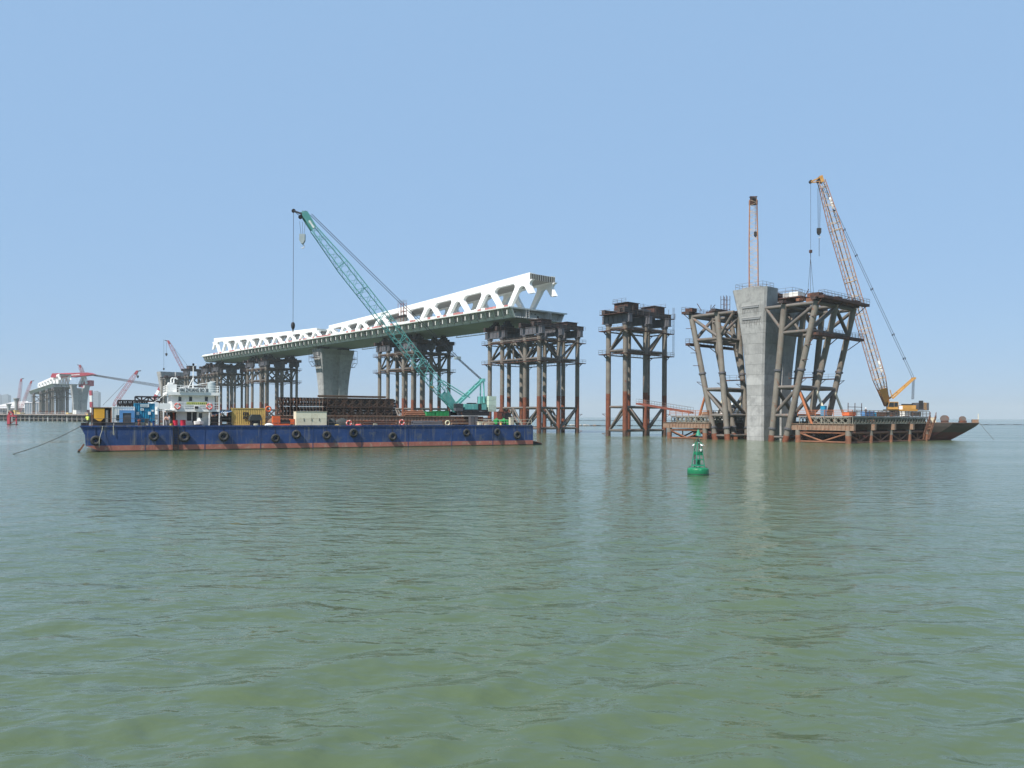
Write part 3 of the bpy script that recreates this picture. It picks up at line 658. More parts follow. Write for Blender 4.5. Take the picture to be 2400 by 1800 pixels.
# ------------------------------------------------------------------ timber-and-panel working platforms on piles
def bailey_mesh(m, L=3.0, Hh=1.5, name='panel'):
    b = MB(); t = 0.11
    b.box(0, L, -0.09, 0.09, 0, 0.13).box(0, L, -0.09, 0.09, Hh - 0.13, Hh)
    for x in (0.0, L / 2 - t / 2, L - t): b.box(x, x + t, -0.06, 0.06, 0.13, Hh - 0.13)
    for x0 in (0.0, L / 2):
        c = x0 + L / 4; h = Hh / 2
        for p, q in (((x0 + .08, h), (c, Hh - .1)), ((c, Hh - .1), (x0 + L / 2 - .08, h)), ((x0 + L / 2 - .08, h), (c, .1)), ((c, .1), (x0 + .08, h))):
            b.bar((p[0], 0, p[1]), (q[0], 0, q[1]), 0.09, 0.09, up=(0, 1, 0))
    return b.mesh(name, m, False)
BAI_G = bailey_mesh(M_BAILEYG, name='lattice_panel'); BAI_R = bailey_mesh(M_BAILEY, name='lattice_panel')
def work_platform(label, s0, s1, t0, t1, zd=5.85, extra=True):
    # local: x along s, y = -t
    th = thing('work_platform', label, 'platform', fr(s0, t0), ANG); Ls, Lt = s1 - s0, t1 - t0
    for k in range(int(Lt / 2.0)):
        MB().box(-0.35, Ls + 0.35, -2.0 * k - 1.97, -2.0 * k - 0.03, zd - 0.22, zd).build('deck_board', M_JETTY, th, False)
    Lt = 2.0 * int(Lt / 2.0)
    for x in (-0.24, 0.3, Ls / 2, Ls):
        for k in range(int(Lt / 3)):
            o = obj('lattice_panel', BAI_G, th); o.location = (x, -3 * k, zd - 1.74); o.rotation_euler = (0, 0, -math.pi / 2)
    for y in (0.0, -0.45, -Lt + 0.3):
        for k in range(int(Ls / 3)):
            o = obj('lattice_panel', BAI_G, th); o.location = (3 * k + 0.6, y, zd - 1.74)
    for y in (0.9, -Lt + 1.2):
        b = MB().box(-1.2, Ls + 1.6, y - 0.35, y + 0.35, zd - 3.05, zd - 1.78).box(-1.2, Ls + 1.6, y - 0.55, y + 0.55, zd - 1.78, zd - 1.70).box(-1.2, Ls + 1.6, y - 0.55, y + 0.55, zd - 3.13, zd - 3.05)
        for k in range(int(Ls / 0.9) + 2): b.box(-1.1 + 0.9 * k, -1.02 + 0.9 * k, y - 0.5, y + 0.5, zd - 3.05, zd - 1.78)
        b.build('side_beam', M_SHEET, th, False)
    ts = [0.6]; step = Lt / max(1, round(Lt / 9.0))
    ts = [0.9 - step * i for i in range(round(Lt / step) + 1)]
    for i, y in enumerate(ts):
        for x in (0.2, Ls - 0.2):
            MB().tube((x, y, -1.5), (x, y, 1.6), 0.62, n=14, mi=1).tube((x, y, 1.6), (x, y, zd - 3.14), 0.62, n=14, mi=0).build('pile', [M_PILE, M_RBRACE], th)
        if i not in (0, len(ts) - 1): MB().box(-1.0, Ls + 1.0, y - 0.45, y + 0.45, zd - 3.1, zd - 1.76).build('cross_beam', M_SHEET, th, False)
        MB().tube((0.2, y, 2.2), (Ls - 0.2, y, 2.2), 0.26, n=8).build('brace', M_RBRACE, th); MB().tube((0.2, y, 0.2), (Ls - 0.2, y, 0.2), 0.22, n=8).build('brace', M_RBRACE, th)
        c = Ls / 2
        MB().tube((0.4, y, 2.1), (c, y, 0.3), 0.2, n=8).build('brace', M_RBRACE, th); MB().tube((Ls - .4, y, 2.1), (c, y, 0.3), 0.2, n=8).build('brace', M_RBRACE, th)
    for a, b in zip(ts, ts[1:]):
        for x in (0.2, Ls - 0.2):
            c = (a + b) / 2
            for p, q, r in (((x, a, 2.2), (x, b, 2.2), 0.28), ((x, a, 0.15), (x, b, 0.15), 0.22), ((x, a, 2.0), (x, c, 0.3), 0.19), ((x, b, 2.0), (x, c, 0.3), 0.19), ((x, c, 2.2), (x, c, 0.2), 0.15)):
                MB().tube(p, q, r, n=8).build('brace', M_RBRACE, th)
    MB().rail([(-0.3, 0.2, zd), (-0.3, -Lt, zd), (Ls + .3, -Lt, zd)], h=1.25, r=0.075, step=2.0, rails=(1.0, 0.66, 0.33)).build('railing', M_SHEET, th, False)
    MB().rail([(Ls + .3, 0.2, zd), (-0.3, 0.2, zd)], h=1.25, r=0.075, step=2.0, rails=(1.0, 0.66, 0.33)).build('railing', M_ORUST, th, False)
    return th, Ls, Lt
WP, WLs, WLt = work_platform('long piled working platform carrying the yellow crawler crane', -100.4, -88.6, -12.8, 27.5)
# stair down to the water at the right end of its near side
st = MB()
y0, y1 = -WLt + 4.5, -WLt + 0.2
for sgx in (-0.6, -1.9): st.bar((sgx, y1, 5.85), (sgx, y0, 0.3), 0.12, 0.32)
for k in range(16): st.box(-1.9, -0.6, y1 + (y0 - y1) * k / 16 - 0.14, y1 + (y0 - y1) * k / 16 + 0.14, 5.6 - 0.335 * k, 5.66 - 0.335 * k)
o = st.build('stair', M_RBRACE, WP, False)
MB().rail([(-0.6, y1, 5.85), (-0.6, y0, 0.3)], r=0.05, step=1.2).rail([(-1.9, y1, 5.85), (-1.9, y0, 0.3)], r=0.05, step=1.2).build('railing', M_RBRACE, o, False)
WP2, _, _ = work_platform('short piled working platform left of the leaning frames, behind the green buoy', -65.6, -54.4, -14.6, 9.0)
# rusty gangway from the tower to the short platform
g0 = Vector(W(1494, 946, 211)); g1 = Vector(W(1622, 967, 197.5)); 
gw = thing('gangway', 'rusty red-brown gangway sloping from the free-standing tower to the short platform', 'gangway', g0)
dv = g1 - g0; dn = Vector((dv.x, dv.y, 0)).normalized(); sn = Vector((dn.y, -dn.x, 0))
for s in (-0.6, 0.6): MB().bar(sn * s, dv + sn * s, 0.18, 0.5).build('stringer', M_GANG, gw, False)
for k in range(40): MB().bar(sn * -0.55 + dv * ((k + .5) / 40), sn * 0.55 + dv * ((k + .5) / 40), dv.length / 40 * 0.9, 0.06).build('tread', M_GANG, gw, False)
MB().rail([sn * 0.6, dv + sn * 0.6], h=1.3).rail([sn * -0.6, dv - sn * 0.6], h=1.3).build('railing', M_RAIL, gw, False)

# ------------------------------------------------------------------ the blue barge
BLEN, BWID, DK = 75.0, 23.0, 3.70
barge = thing('barge', 'long flat blue barge with red boot-topping and white deckhouse moored in front of the bridge', 'barge', bpt(0, 0), BANG)
def hull():
    mb = MB(); xs = [0, 2.4, 3.6] + [6 + 6 * i for i in range(12)] + [74.4, 75.0]
    def front(x, z): # rake at the left end
        return x
    zs = [-1.3, 0.18, 0.92, 2.5, DK - 0.12]
    def xl(z): return 3.4 if z < 0 else 2.3 if z < 0.3 else 0.55 if z < 1.2 else 0.45 if z < 2.8 else -0.1
    rows = []
    for z in zs:
        r = []
        for x in xs: r.append(max(x, xl(z)) if x > 0 else xl(z))
        rows.append(r)
    for y, flip in ((0, False), (BWID, True)):
        vs = [(x, y, z) for z, r in zip(zs, rows) for x in r]; n = len(xs); fs = []; 
        for k in range(len(zs) - 1):
            for i in range(n - 1):
                f = (k * n + i, k * n + i + 1, (k + 1) * n + i + 1, (k + 1) * n + i); fs.append((f[::-1] if flip else f, 2 if k == 0 else 1 if k == 1 else 0))
        for f, mi in fs: pass
        o = len(mb.v); mb.v += vs
        for f, mi in fs: mb.f.append([o + q for q in f]); mb.mi.append(mi)
    for e, col in ((0, 0), (len(xs) - 1, 1)):
        for k in range(len(zs) - 1):
            x0, x1 = rows[k][e], rows[k + 1][e]
            f = [(x0, 0, zs[k]), (x1, 0, zs[k + 1]), (x1, BWID, zs[k + 1]), (x0, BWID, zs[k])]
            mb.add(f, [(0, 1, 2, 3) if e == 0 else (3, 2, 1, 0)], 2 if k == 0 else 1 if k == 1 else 0)
    mb.add([(-0.1, 0, DK - .12), (75, 0, DK - .12), (75, BWID, DK - .12), (-0.1, BWID, DK - .12)], [(0, 1, 2, 3)])
    mb.build('hull', [M_BLUE, M_BOOT, M_WEED], barge, False)
    MB().box(-0.15, 75.05, -0.06, BWID + 0.06, DK - 0.119, DK).build('deck', M_DECK, barge, False)
    for i in range(9): MB().box(8.3 * i + 0.02 - (0.15 if i == 0 else 0), min(8.3 * i + 8.28, 75.04), -0.12, 0.14, DK - 0.10, DK + 0.14).build('gunwale', M_BLUE, barge, False)
    for i in range(1, 9): MB().box(8.3 * i - 0.05, 8.3 * i + 0.05, -0.035, -0.002, 0.1, DK - 0.12).build('weld_strip', M_BLUE, barge, False)
hull()
ul = bu(412); m = MB()
for x in (-0.35, 0.35): m.box(ul + x - 0.05, ul + x + 0.05, -0.22, -0.03, -0.6, DK)
for k in range(13): m.box(ul - 0.35, ul + 0.35, -0.2, -0.1, -0.3 + 0.33 * k, -0.25 + 0.33 * k)
m.build('boarding_ladder', M_DARK, barge, False)
MB().box(-0.1, 0.9, 3, 5, DK, DK + 0.5).build('fairlead', M_DARK, barge, False)
# railings along the sheer
def edge_rail(x0, x1, m, w=0.5):
    MB().rail([(bu(x0, w), w, DK), (bu(x1, w), w, DK)], h=1.15, r=0.035, step=2.2).build('railing', m, barge, False)
edge_rail(215, 365, M_RAIL); edge_rail(492, 545, M_RAIL); edge_rail(612, 690, M_RAIL); edge_rail(770, 850, M_RAIL); edge_rail(850, 960, M_RAIL); edge_rail(990, 1120, M_RAIL); edge_rail(1120, 1246, M_CREAM)
# raised cargo bund of sheet piling
cb0, cb1 = bu(640, 5), bu(1115, 5)
def corrugated(mb, x0, x1, y, z0, z1, pitch=0.32, dep=0.05, ax='x', mi=0):
    n = max(2, int((x1 - x0) / pitch)); p = (x1 - x0) / n; pts = []
    for k in range(n):
        b = x0 + k * p; pts += [(b, 0), (b + p * .35, 0), (b + p * .5, dep), (b + p * .85, dep)]
    pts.append((x1, 0)); vs = []
    for a, d in pts:
        for z in (z0, z1): vs.append((a, y - d, z) if ax == 'x' else (y - d, a, z))
    fs = [(2 * i, 2 * i + 2, 2 * i + 3, 2 * i + 1) for i in range(len(pts) - 1)]
    return mb.add(vs, fs if ax == 'x' else [f[::-1] for f in fs], mi)
bd = thing('cargo_bund', 'brown sheet-pile bund raising the cargo area on the barge deck', 'bund', bpt(0, 0, DK), BANG)
bw = MB(); corrugated(bw, cb0, cb1, 5.0, 0.0, 1.62, 0.6, 0.14)
bw.build('sheet_wall', M_SHEET, bd, False)
MB().box(cb0 + 0.02, cb1 - 0.02, 5.01, 19, 0, 1.60).build('fill', M_DARK, bd, False)
MB().box(cb0 - 0.1, cb1 + 0.1, 4.72, 5.2, 1.62, 1.74).build('capping_beam', M_SHEET, bd, False)
MB().box(cb0 + 9, cb1, 4.80, 4.95, 0.75, 0.9).build('waling', M_RBRACE, bd, False)

# deckhouse
dh0, dh1 = bu(392, 3.0), bu(515, 3.0)
dh = thing('deckhouse', '', 'deckhouse', (0, 0, 0)); del dh['category']; del dh['label']; dh.parent = barge; dh.location = (dh0, 3.0, DK)
DW = dh1 - dh0; z1 = bz(450, 961, 3) - DK; z2 = bz(450, 922.5, 3) - DK
mb = MB(); lw0 = bu(413, 4.2) - dh0; lw1 = bu(490, 4.2) - dh0
mb.box(lw0, lw1, 1.2, 8.0, 0, z1 - 0.25)
mb.build('lower_wall', M_CWHITE, dh, False)
MB().box(-0.1, DW, 0, 8.6, z1 - 0.25, z1 + 0.12).build('middle_deck', M_WP, dh, False)
uw0, uw1 = bu(402, 3.9) - dh0, bu(503, 3.9) - dh0
MB().box(uw0, uw1, 0.9, 7.6, z1 + 0.12, z2 - 0.25).build('upper_wall', M_WP, dh, False)
MB().box(-0.05, DW, 0, 8.6, z2 - 0.25, z2 + 0.22).build('roof_deck', M_WP, dh, False)
def panel(x0, x1, y0, y1, w, name, m, par, dep=0.06, off=(0, 0, 0)):
    a, b = bu(x0, w), bu(x1, w)
    return MB().box(a - off[0], b - off[0], w - dep - off[1], w - off[1], bz((x0 + x1) / 2, y1, w) - off[2], bz((x0 + x1) / 2, y0, w) - off[2]).build(name, m, par, False)
DO = (dh0, 3.0, DK)
for x0, x1 in ((418, 425), (443, 450), (480, 487)):
    o = panel(x0, x1, 930, 940, 3.9, 'window', M_GLASS, dh, 0.03, DO); panel(x0 - .6, x1 + .6, 929.3, 930, 3.9, 'frame', M_LPLATE, o, 0.06, DO); panel(x0 - .6, x1 + .6, 940, 940.7, 3.9, 'frame', M_LPLATE, o, 0.06, DO)
panel(425.2, 430, 930, 940, 3.9, 'shutter', M_CWHITE, dh, 0.05, DO)
for x0, x1, y0 in ((438, 449, 966), (451, 461, 966)): panel(x0, x1, y0, 986 if x0 < 450 else 990, 4.2, 'door', M_DARK, dh, 0.04, DO)
panel(466, 474, 968, 980, 4.2, 'window', M_GLASS, dh, 0.03, DO)
for x in (389.8 + 1, 490.5, 514):
    xx = bu(x, 3.1) - dh0; MB().box(xx - 0.09, xx + 0.09, 0.05, 0.23, -0.02, z1 - 0.25).build('post', M_WP, dh, False)
for x in (393, 513): xx = bu(x, 3.1) - dh0; MB().box(xx - 0.08, xx + 0.08, 0.05, 0.21, z1 + 0.12, z2 - 0.25).build('post', M_WP, dh, False)
MB().rail([(0, 0.08, z1 + .12), (DW - 0.1, 0.08, z1 + .12), (DW - 0.1, 8.4, z1 + .12)], h=1.05, r=0.04, step=2.4, rails=(1, .6, .25)).build('railing', M_WP, dh, False)
MB().rail([(0, 8.4, z2 + .22), (0, 0.08, z2 + .22), (DW - 0.1, 0.08, z2 + .22), (DW - 0.1, 8.4, z2 + .22)], h=1.05, r=0.04, step=1.9, rails=(1, .66, .33)).build('railing', M_WP, dh, False)
nb = panel(418.5, 489.5, 909.5, 919.6, 2.95, 'name_board', M_WP, dh, 0.06, DO)
tm = text_mesh('HAI ZHUANG BO 38', 0.78, bold=0.004); tm.materials.append(M_DARK); o = obj('lettering', tm, nb)
xs_ = [v.co.x for v in tm.vertices]; wantw = (bu(487.5, 2.9) - bu(420.5, 2.9)); sx = wantw / (max(xs_) - min(xs_))
o.location = ((bu(418.5, 2.9) + bu(489.5, 2.9)) / 2 - dh0, -0.135, bz(454, 914.6, 2.9) - DK); o.rotation_euler = (R(90), 0, 0); o.scale = (sx, 1.05, 1)
bn = panel(437, 485, 942.5, 948.2, 3.05, 'banner', mat('banner_yellow', (0.55, 0.58, 0.16), 0.8), dh, 0.02, DO)
g = MB(); x = bu(438.5, 3.0) - dh0; zc = bz(461, 945.3, 3) - DK
for k in range(11):
    cxx = x + 0.3 * k
    for j in range(4):
        g.box(cxx + random.uniform(0, .12), cxx + random.uniform(.14, .24), 0.015, 0.025, zc - .12 + .06 * j, zc - .095 + .06 * j)
    g.box(cxx + .1, cxx + .13, 0.016, 0.026, zc - .13, zc + .12)
g.build('banner_marks', M_DARK, bn, False)
o = panel(455, 466.5, 951, 959, 3.0, 'air_conditioner', M_WP, dh, 0.35, DO); panel(456, 465, 952, 958, 2.64, 'grille', M_DARK, o, 0.03, DO)
# mast with stays, tank, vents
mx = bu(452.5, 6) - dh0
mb = MB().tube((mx, 3, z2 + .2), (mx, 3, bz(452, 857, 6) - DK), 0.09, 0.06, 8).tube((mx - 1.1, 3, z2 + .2), (mx, 3, z2 + 2.6), 0.07, n=6).tube((mx, 4.2, z2 + .2), (mx, 3, z2 + 2.6), 0.07, n=6).tube((mx, 3, z2 + 4.7), (mx + .55, 3, z2 + 4.75), 0.04, n=5)
o = mb.build('mast', M_WP, dh); MB().lathe([(0.12, 0), (0.16, .1), (0.16, .3), (0.05, .4)], (mx, 3, bz(452, 857, 6) - DK), 10).build('mast_lamp', M_DARK, o)
tx = bu(495.5, 6) - dh0; MB().lathe([(0.05, 0), (0.62, 0.02), (0.62, 1.55), (0.5, 1.72), (0.2, 1.85), (0.2, 1.95)], (tx, 3, z2 + .22), 18).build('water_tank', M_GTANK, dh)
vx0, vx1 = bu(392.5, 5) - dh0, bu(413, 5) - dh0
vb = MB().box(vx0, vx1, 1.4, 4, z2 + .22, z2 + 1.45).box(vx0 + .1, vx1 - .5, 1.6, 3.8, z2 + 1.45, z2 + 1.75).build('vent_housing', M_WP, dh, False)
for xx in (vx0 + .5, vx1 - .35):
    pts = [(xx, 2.2, z2 + 1.6)] + [(xx + .25 - .25 * math.cos(a), 2.2, z2 + 2.2 + .25 * math.sin(a)) for a in (0, .6, 1.2, 1.8, 2.4, 3.0)]
    MB().poly(pts, 0.11, 8).build('gooseneck_vent', M_WP, vb)
MB().tube((bu(418, 4) - dh0, 1, z2 + .9), (tx + .4, 1.5, z2 + 2.05), 0.05, n=5).build('stay_pipe', M_WP, dh)
# white stair on the left side
s0x, s1x = bu(369.5, 2.6) - dh0, bu(384.5, 2.6) - dh0; m = MB()
m.box(s0x, s0x + .16, -0.5, -0.3, 0.02, z1 + 1.1).box(s1x - .16, s1x, -0.5, -0.3, 0.02, z1 + 1.1)
o = m.build('stair_string', M_WP, dh, False)
for k in range(8): MB().box(s0x + .16, s1x - .16, -0.5 + .12 * k, -0.25 + .12 * k, 0.25 + k * (z1 - .3) / 8, 0.30 + k * (z1 - .3) / 8).build('stair_tread', M_RAIL, o, False)
MB().box(s0x - .1, s1x + 1.5, -0.45, 1.4, z1 - .12, z1).box(s0x + .2, s1x + .9, -0.52, -0.46, z1 + .1, z1 + 1.0).build('stair_landing', M_WP, dh, False)
MB().tube((bu(355, 3) - dh0, 0, bz(355, 947, 3) - DK), (0, 0, bz(392, 922, 3) - DK), 0.06, n=5).build('stay_pipe', M_LPLATE, dh)
MB().box(bu(385, 5) - dh0, lw0, 2.0, 2.1, 0, z1 - .4).build('screen', M_TARP, dh, False)
MB().box(bu(405, 5) - dh0, bu(409.5, 5) - dh0, 1.9, 2.0, 0.05, z1 - .4).build('orange_locker', M_ORANGE, dh, False)

# ------------------------------------------------------------------ boxes and machines on the deck
def deck_thing(name, label, cat, x, w, z=DK, group=None):
    return thing(name, label, cat, bpt(bu(x, w), w, z), BANG, group)
def container(name, label, x0, x1, w, ytop, m, depth=2.4, z0=DK + 0.12, posts=True, cat='container', pitch=0.28):
    u0, u1 = bu(x0, w), bu(x1, w); ht = bz((x0 + x1) / 2, ytop, w) - z0; Lc = u1 - u0
    th = thing(name, label, cat, bpt(u0, w, z0), BANG)
    c = MB(); corrugated(c, 0.1, Lc - 0.1, 0.06, 0.12, ht - 0.12, pitch, 0.045); c.build('front_wall', m, th, False)
    c = MB(); corrugated(c, 0.1, depth - 0.1, 0.05, 0.12, ht - 0.12, pitch, -0.045, 'y'); c.build('side_wall', m, th, False)
    MB().box(0.08, Lc, 0.1, depth, 0.1, ht - 0.02).build('shell', m, th, False)
    fm = MB()
    for x in (0, Lc - 0.14): fm.box(x, x + 0.14, -0.02, 0.12, 0, ht); fm.box(x, x + .14, depth - .12, depth + .02, 0, ht)
    fm.box(0.14, Lc - .14, -0.02, 0.1, 0, 0.14).box(0.14, Lc - .14, -0.02, 0.1, ht - .12, ht); fm.box(0, .12, .12, depth - .12, 0, .14).box(0, .12, .12, depth - .12, ht - .12, ht)
    fm.build('corner_frame', m, th, False)
    return th, u0, u1, ht
# orange-yellow sheeted shed
a, b = bu(214, 2.2), bu(262, 2.2); zt = bz(238, 955, 2.2) - DK
sh = thing('deck_shed', 'dark open shed with an orange-yellow sheet hung on its front', 'shed', bpt(a, 2.2, DK), BANG)
MB().box(0.2, b - a, 0.6, 3.2, 0, zt - .05).build('walls', M_DARK, sh, False); MB().box(-.1, b - a + .1, -.1, 3.4, zt - .05, zt + .05).build('roof', M_SHEET, sh, False)
k = MB()
for x in (0, b - a - .15): k.box(x, x + .15, 0, .15, 0, zt - .05)
k.build('post', M_RBRACE, sh, False)
x0, x1 = bu(220, 2.2) - a, bu(245, 2.2) - a
MB().prism([(x0, -.04, zt - .12), (x0, -.04, zt - 1.6), (x0 + .6, -.10, zt - 2.0), (x1 - .5, -.08, zt - 2.05), (x1, -.04, zt - 1.5), (x1, -.04, zt - .12)], (0, .03, 0)).build('sheet', M_ORY, sh, False)
for x in (249, 252): xx = bu(x, 2.2) - a; MB().tube((xx, .3, .6), (xx, .3, zt - .4), 0.09, n=8).build('gas_cylinder', M_LPLATE, sh)
th, u0, u1, ht = container('site_cabin', 'white ribbed site cabin with one dark window beside the orange-yellow sheet', 262, 316, 1.8, 953, M_CWHITE, cat='cabin', pitch=0.22)
o = MB().box(bu(273, 1.8) - u0, bu(281, 1.8) - u0, -0.04, 0.08, 0.75, 1.55).build('window', M_GLASS, th, False)
a, b = bu(280, 1.0), bu(315.5, 1.0); zt = bz(297, 961.5, 1.0) - DK
gn = thing('generator', 'light blue generator housing with grey louvred grille', 'generator', bpt(a, 1.0, DK), BANG); Lg = b - a
MB().box(0, Lg, 0.0, 0.7, zt - .42, zt).box(0, .45, 0, 0.7, 0.05, zt - .42).box(Lg - .45, Lg, 0, .7, .05, zt - .42).build('housing', M_LBLUE, gn, False)
MB().box(.45, Lg - .45, .08, .68, .05, zt - .42).build('core', M_STEEL, gn, False)
for k in range(9): MB().box(.46, Lg - .46, .02, .1, .2 + .15 * k, .28 + .15 * k).build('louvre', M_STEEL, gn, False)
th, u0, u1, ht = container('equipment_container', 'teal-blue ribbed container with white notices on its front', 314.5, 363, 2.2, 945.5, M_CBLUE, z0=DK + 0.55, pitch=0.30)
MB().box(0, u1 - u0, 0, 2.4, -.42, -.002).build('base', M_CREAM, th, False)
for x0, x1, y0, y1 in ((329, 349, 947, 954), (329, 337, 957.5, 962), (320, 326, 965.5, 972.5), (347, 353, 965, 972), (355, 360, 960.5, 964.5)):
    MB().box(bu(x0, 2.2) - u0, bu(x1, 2.2) - u0, -0.06, -0.03, bz(x0, y1, 2.2) - DK - .55, bz(x0, y0, 2.2) - DK - .55).build('notice', M_WP, th, False)
mk = MB()
for (x0, x1, y0) in ((330, 348, 948.5), (330, 348, 951.3), (330, 336, 959.3)):
    n = int((x1 - x0) / 1.4)
    for k in range(n):
        p = bu(x0 + 1.4 * k, 2.2) - u0; z = bz(x0, y0, 2.2) - DK - .55; mk.box(p, p + .055, -0.07, -0.062, z - .07, z + .02).box(p - .02, p + .07, -0.07, -0.062, z - .03, z - .012)
mk.build('notice_marks', M_CBLUE, th, False)
cu = deck_thing('chair', 'dark chair left in front of the teal-blue container', 'chair', 344, 1.2)
MB().box(-.3, .3, -.3, .3, .42, .5).build('seat', M_TARP, cu, False); MB().box(-.3, .3, .22, .3, .5, 1.1).build('backrest', M_TARP, cu, False)
for x in (-.26, .26):
    for y in (-.26, .26): MB().box(x - .03, x + .03, y - .03, y + .03, 0, .42).build('leg', M_DARK, cu, False)
# winch under a striped tarp
wn = deck_thing('winch', 'big black mooring winch under a torn striped tarp', 'winch', 497, 3.0); wl = bu(545, 3) - bu(497, 3)
MB(lambda p: Vector((p.z + wl * .62 - .9, p.x + 1.2, p.y + 1.1))).lathe([(1.05, 0), (1.05, .12), (.45, .13), (.45, 1.6), (1.05, 1.61), (1.05, 1.75)], n=20).build('drum', M_BLACK, wn)
MB().box(.1, wl * .5, .5, 2.4, 0, 1.5).box(0, wl, .3, 2.5, 0, .3).build('gearbox', M_DARK, wn, False)
for x in (wl * .62 - 1.1, wl * .62 + 1.0): MB().prism([(x, .4, .3), (x, 2.0, .3), (x, 1.5, 1.6), (x, .9, 1.6)], (.12, 0, 0)).build('side_frame', M_DARK, wn, False)
MB().add([(.1, .1, 1.75), (wl * .35, .1, 2.0), (wl * .7, .0, 2.1), (wl, .2, 2.35), (.1, 1.6, 2.2), (wl * .35, 1.6, 2.45), (wl * .7, 1.7, 2.4), (wl, 1.6, 2.6)], [(0, 1, 5, 4), (1, 2, 6, 5), (2, 3, 7, 6)], 0).build('tarp', mat('tarp_blue', (.09, .16, .28), .8, var=.3, scale=2), wn)
for k in range(4): MB().bar((wl * .45 + .3 * k, .02, 2.06 + .03 * k), (wl * .6 + .5 * k, 1.6, 2.46), .16, .03).build('tarp_stripe', M_WP, wn, False)
# yellow container with lettering
th, u0, u1, ht = container('shipping_container', 'weathered yellow shipping container with dark lettering on its side', 543, 622, 3.4, 956.5, M_CYEL, pitch=0.27)
for txt, x, y, sz in (('m', 576, 971, 1.25), ('sc', 576, 980, 1.1)):
    tm = text_mesh(txt, sz, bold=0.05); tm.materials.append(M_DARK); o = obj('lettering', tm, th)
    o.location = (bu(x, 3.4) - u0, -0.075, bz(x, y, 3.4) - DK - .12 + .15); o.rotation_euler = (R(90), 0, 0); o.scale = (1.0, 0.8, 1)
cm = deck_thing('covered_machine', 'machine under a dark grey cover beside the yellow container', 'machine', 585, 1.4); wl = bu(615, 1.4) - bu(585, 1.4)
MB().prism([(0, 0, .9), (.15, 0, 1.5), (.45, 0, 1.85), (wl - .35, 0, 1.85), (wl - .1, 0, 1.5), (wl, 0, .9)], (0, 1.4, 0)).build('cover', M_TARP, cm, False)
MB().box(.3, wl - .3, .1, 1.3, 0, .9).build('base', M_DARK, cm, False)
for x in (0.05, wl - .15): MB().box(x, x + .1, 0, .1, 0, .9).build('leg', M_DARK, cm, False)
om = deck_thing('orange_machine', 'orange hydraulic power unit with two upright cabinets', 'machine', 640, 1.6); wl = bu(691, 1.6) - bu(640, 1.6)
MB().box(0, wl * .33, 0, 1.0, .45, 1.6).build('cabinet', M_ORANGE, om, False); MB().box(wl * .8, wl, 0, 1.0, .3, 1.15).build('cabinet', M_ORANGE, om, False)
MB().box(0, wl * .75, -.1, 1.1, .05, .35).build('skid', M_ORANGE, om, False); MB().box(wl * .33, wl * .8, .1, .9, .36, .95).build('engine', M_DARK, om, False); MB().tube((wl * .33, .05, 1.2), (wl * .85, .05, 1.15), .06, n=6).build('pipe', M_RBRACE, om)
a, b = bu(694, .9), bu(766.5, .9); zt = bz(730, 965, .9) - DK
cr = thing('cream_box', 'large cream sheet-metal box standing on the deck edge', 'box', bpt(a, .9, DK), BANG); Lb = b - a
for k in range(2):
    for j in range(2): MB().box(.06 + (Lb - .1) / 2 * k, .02 + (Lb - .1) / 2 * (k + 1), 0, .05, .08 + (zt - .1) / 2 * j, .04 + (zt - .1) / 2 * (j + 1)).build('door_panel', M_CREAM, cr, False)
MB().box(0, Lb, .05, 1.8, .05, zt).build('body', M_CREAM, cr, False); MB().box(-.04, Lb + .04, -.05, 1.85, zt, zt + .05).build('lid', M_CREAM, cr, False); MB().box(.1, Lb - .1, .1, 1.7, 0, .05).build('base', M_DARK, cr, False)
for fx in (.25, .5, .75): MB().box(Lb * fx - .03, Lb * fx + .03, -.06, 0, zt * .35, zt * .55).build('latch', M_DARK, cr, False)
def lump(label, x, w, l, h, m=M_TARP):
    th = deck_thing('tarpaulin_bundle', label, 'bundle', x, w); mb = MB(); n = 14; vs = []
    for i in range(5):
        f = i / 4; rr = math.cos(f * 1.45)
        for k in range(n):
            a = 2 * math.pi * k / n; j = 1 + .12 * math.sin(3 * a + x); vs.append((l / 2 * rr * j * math.cos(a), .7 * rr * j * math.sin(a), h * math.sin(f * 1.5)))
    mb.add(vs, [(i * n + k, i * n + (k + 1) % n, (i + 1) * n + (k + 1) % n, (i + 1) * n + k) for i in range(4) for k in range(n)] + [tuple(range(n - 1, -1, -1)), tuple(4 * n + k for k in range(n))])
    mb.build('cover', m, th); return th
lump('smaller dark tarpaulin heap just right of the cream box', 778, 2.6, 1.9, 1.25); lump('larger grey-green tarpaulin heap right of the cream box', 802, 2.4, 2.6, 1.3, M_TARP)
lump('crumpled white canvas heap by the deck rail left of the orange machine', 630, 1.3, 1.5, .45, M_CWHITE); lump('red and white plastic sheeting heap on the deck edge', 841, 1.2, 1.3, .32, M_LRED)
lump('small yellow plastic heap on the deck edge', 790, 1.0, .9, .25, M_CYEL); lump('brown and orange rag heap behind the covered machine', 632, 4.0, 2.4, 1.4, M_SHEET)
for i, (x, m, lb) in enumerate(((411, M_DRUM, 'dark red steel drum, left of the pair by the deckhouse door'), (429, M_DRUM, 'bright red steel drum, right of the pair by the deckhouse door'))):
    d = deck_thing('drum', lb, 'drum', x, 1.6, group='drums by the deckhouse'); r = 0.33 + .06 * i
    MB().lathe([(r, 0), (r + .02, .02), (r, .05), (r, .3), (r + .025, .32), (r, .34), (r, .6), (r + .025, .62), (r, .64), (r, .92), (r + .02, .95)], n=18).build('body', m, d); MB().lathe([(r - .02, .94), (r - .03, .96)], n=18).build('lid', M_DARK, d)
dg = deck_thing('dinghy', 'small white dinghy with windscreen parked under the deckhouse', 'boat', 458, 1.7); wl = bu(477, 1.7) - bu(458, 1.7)
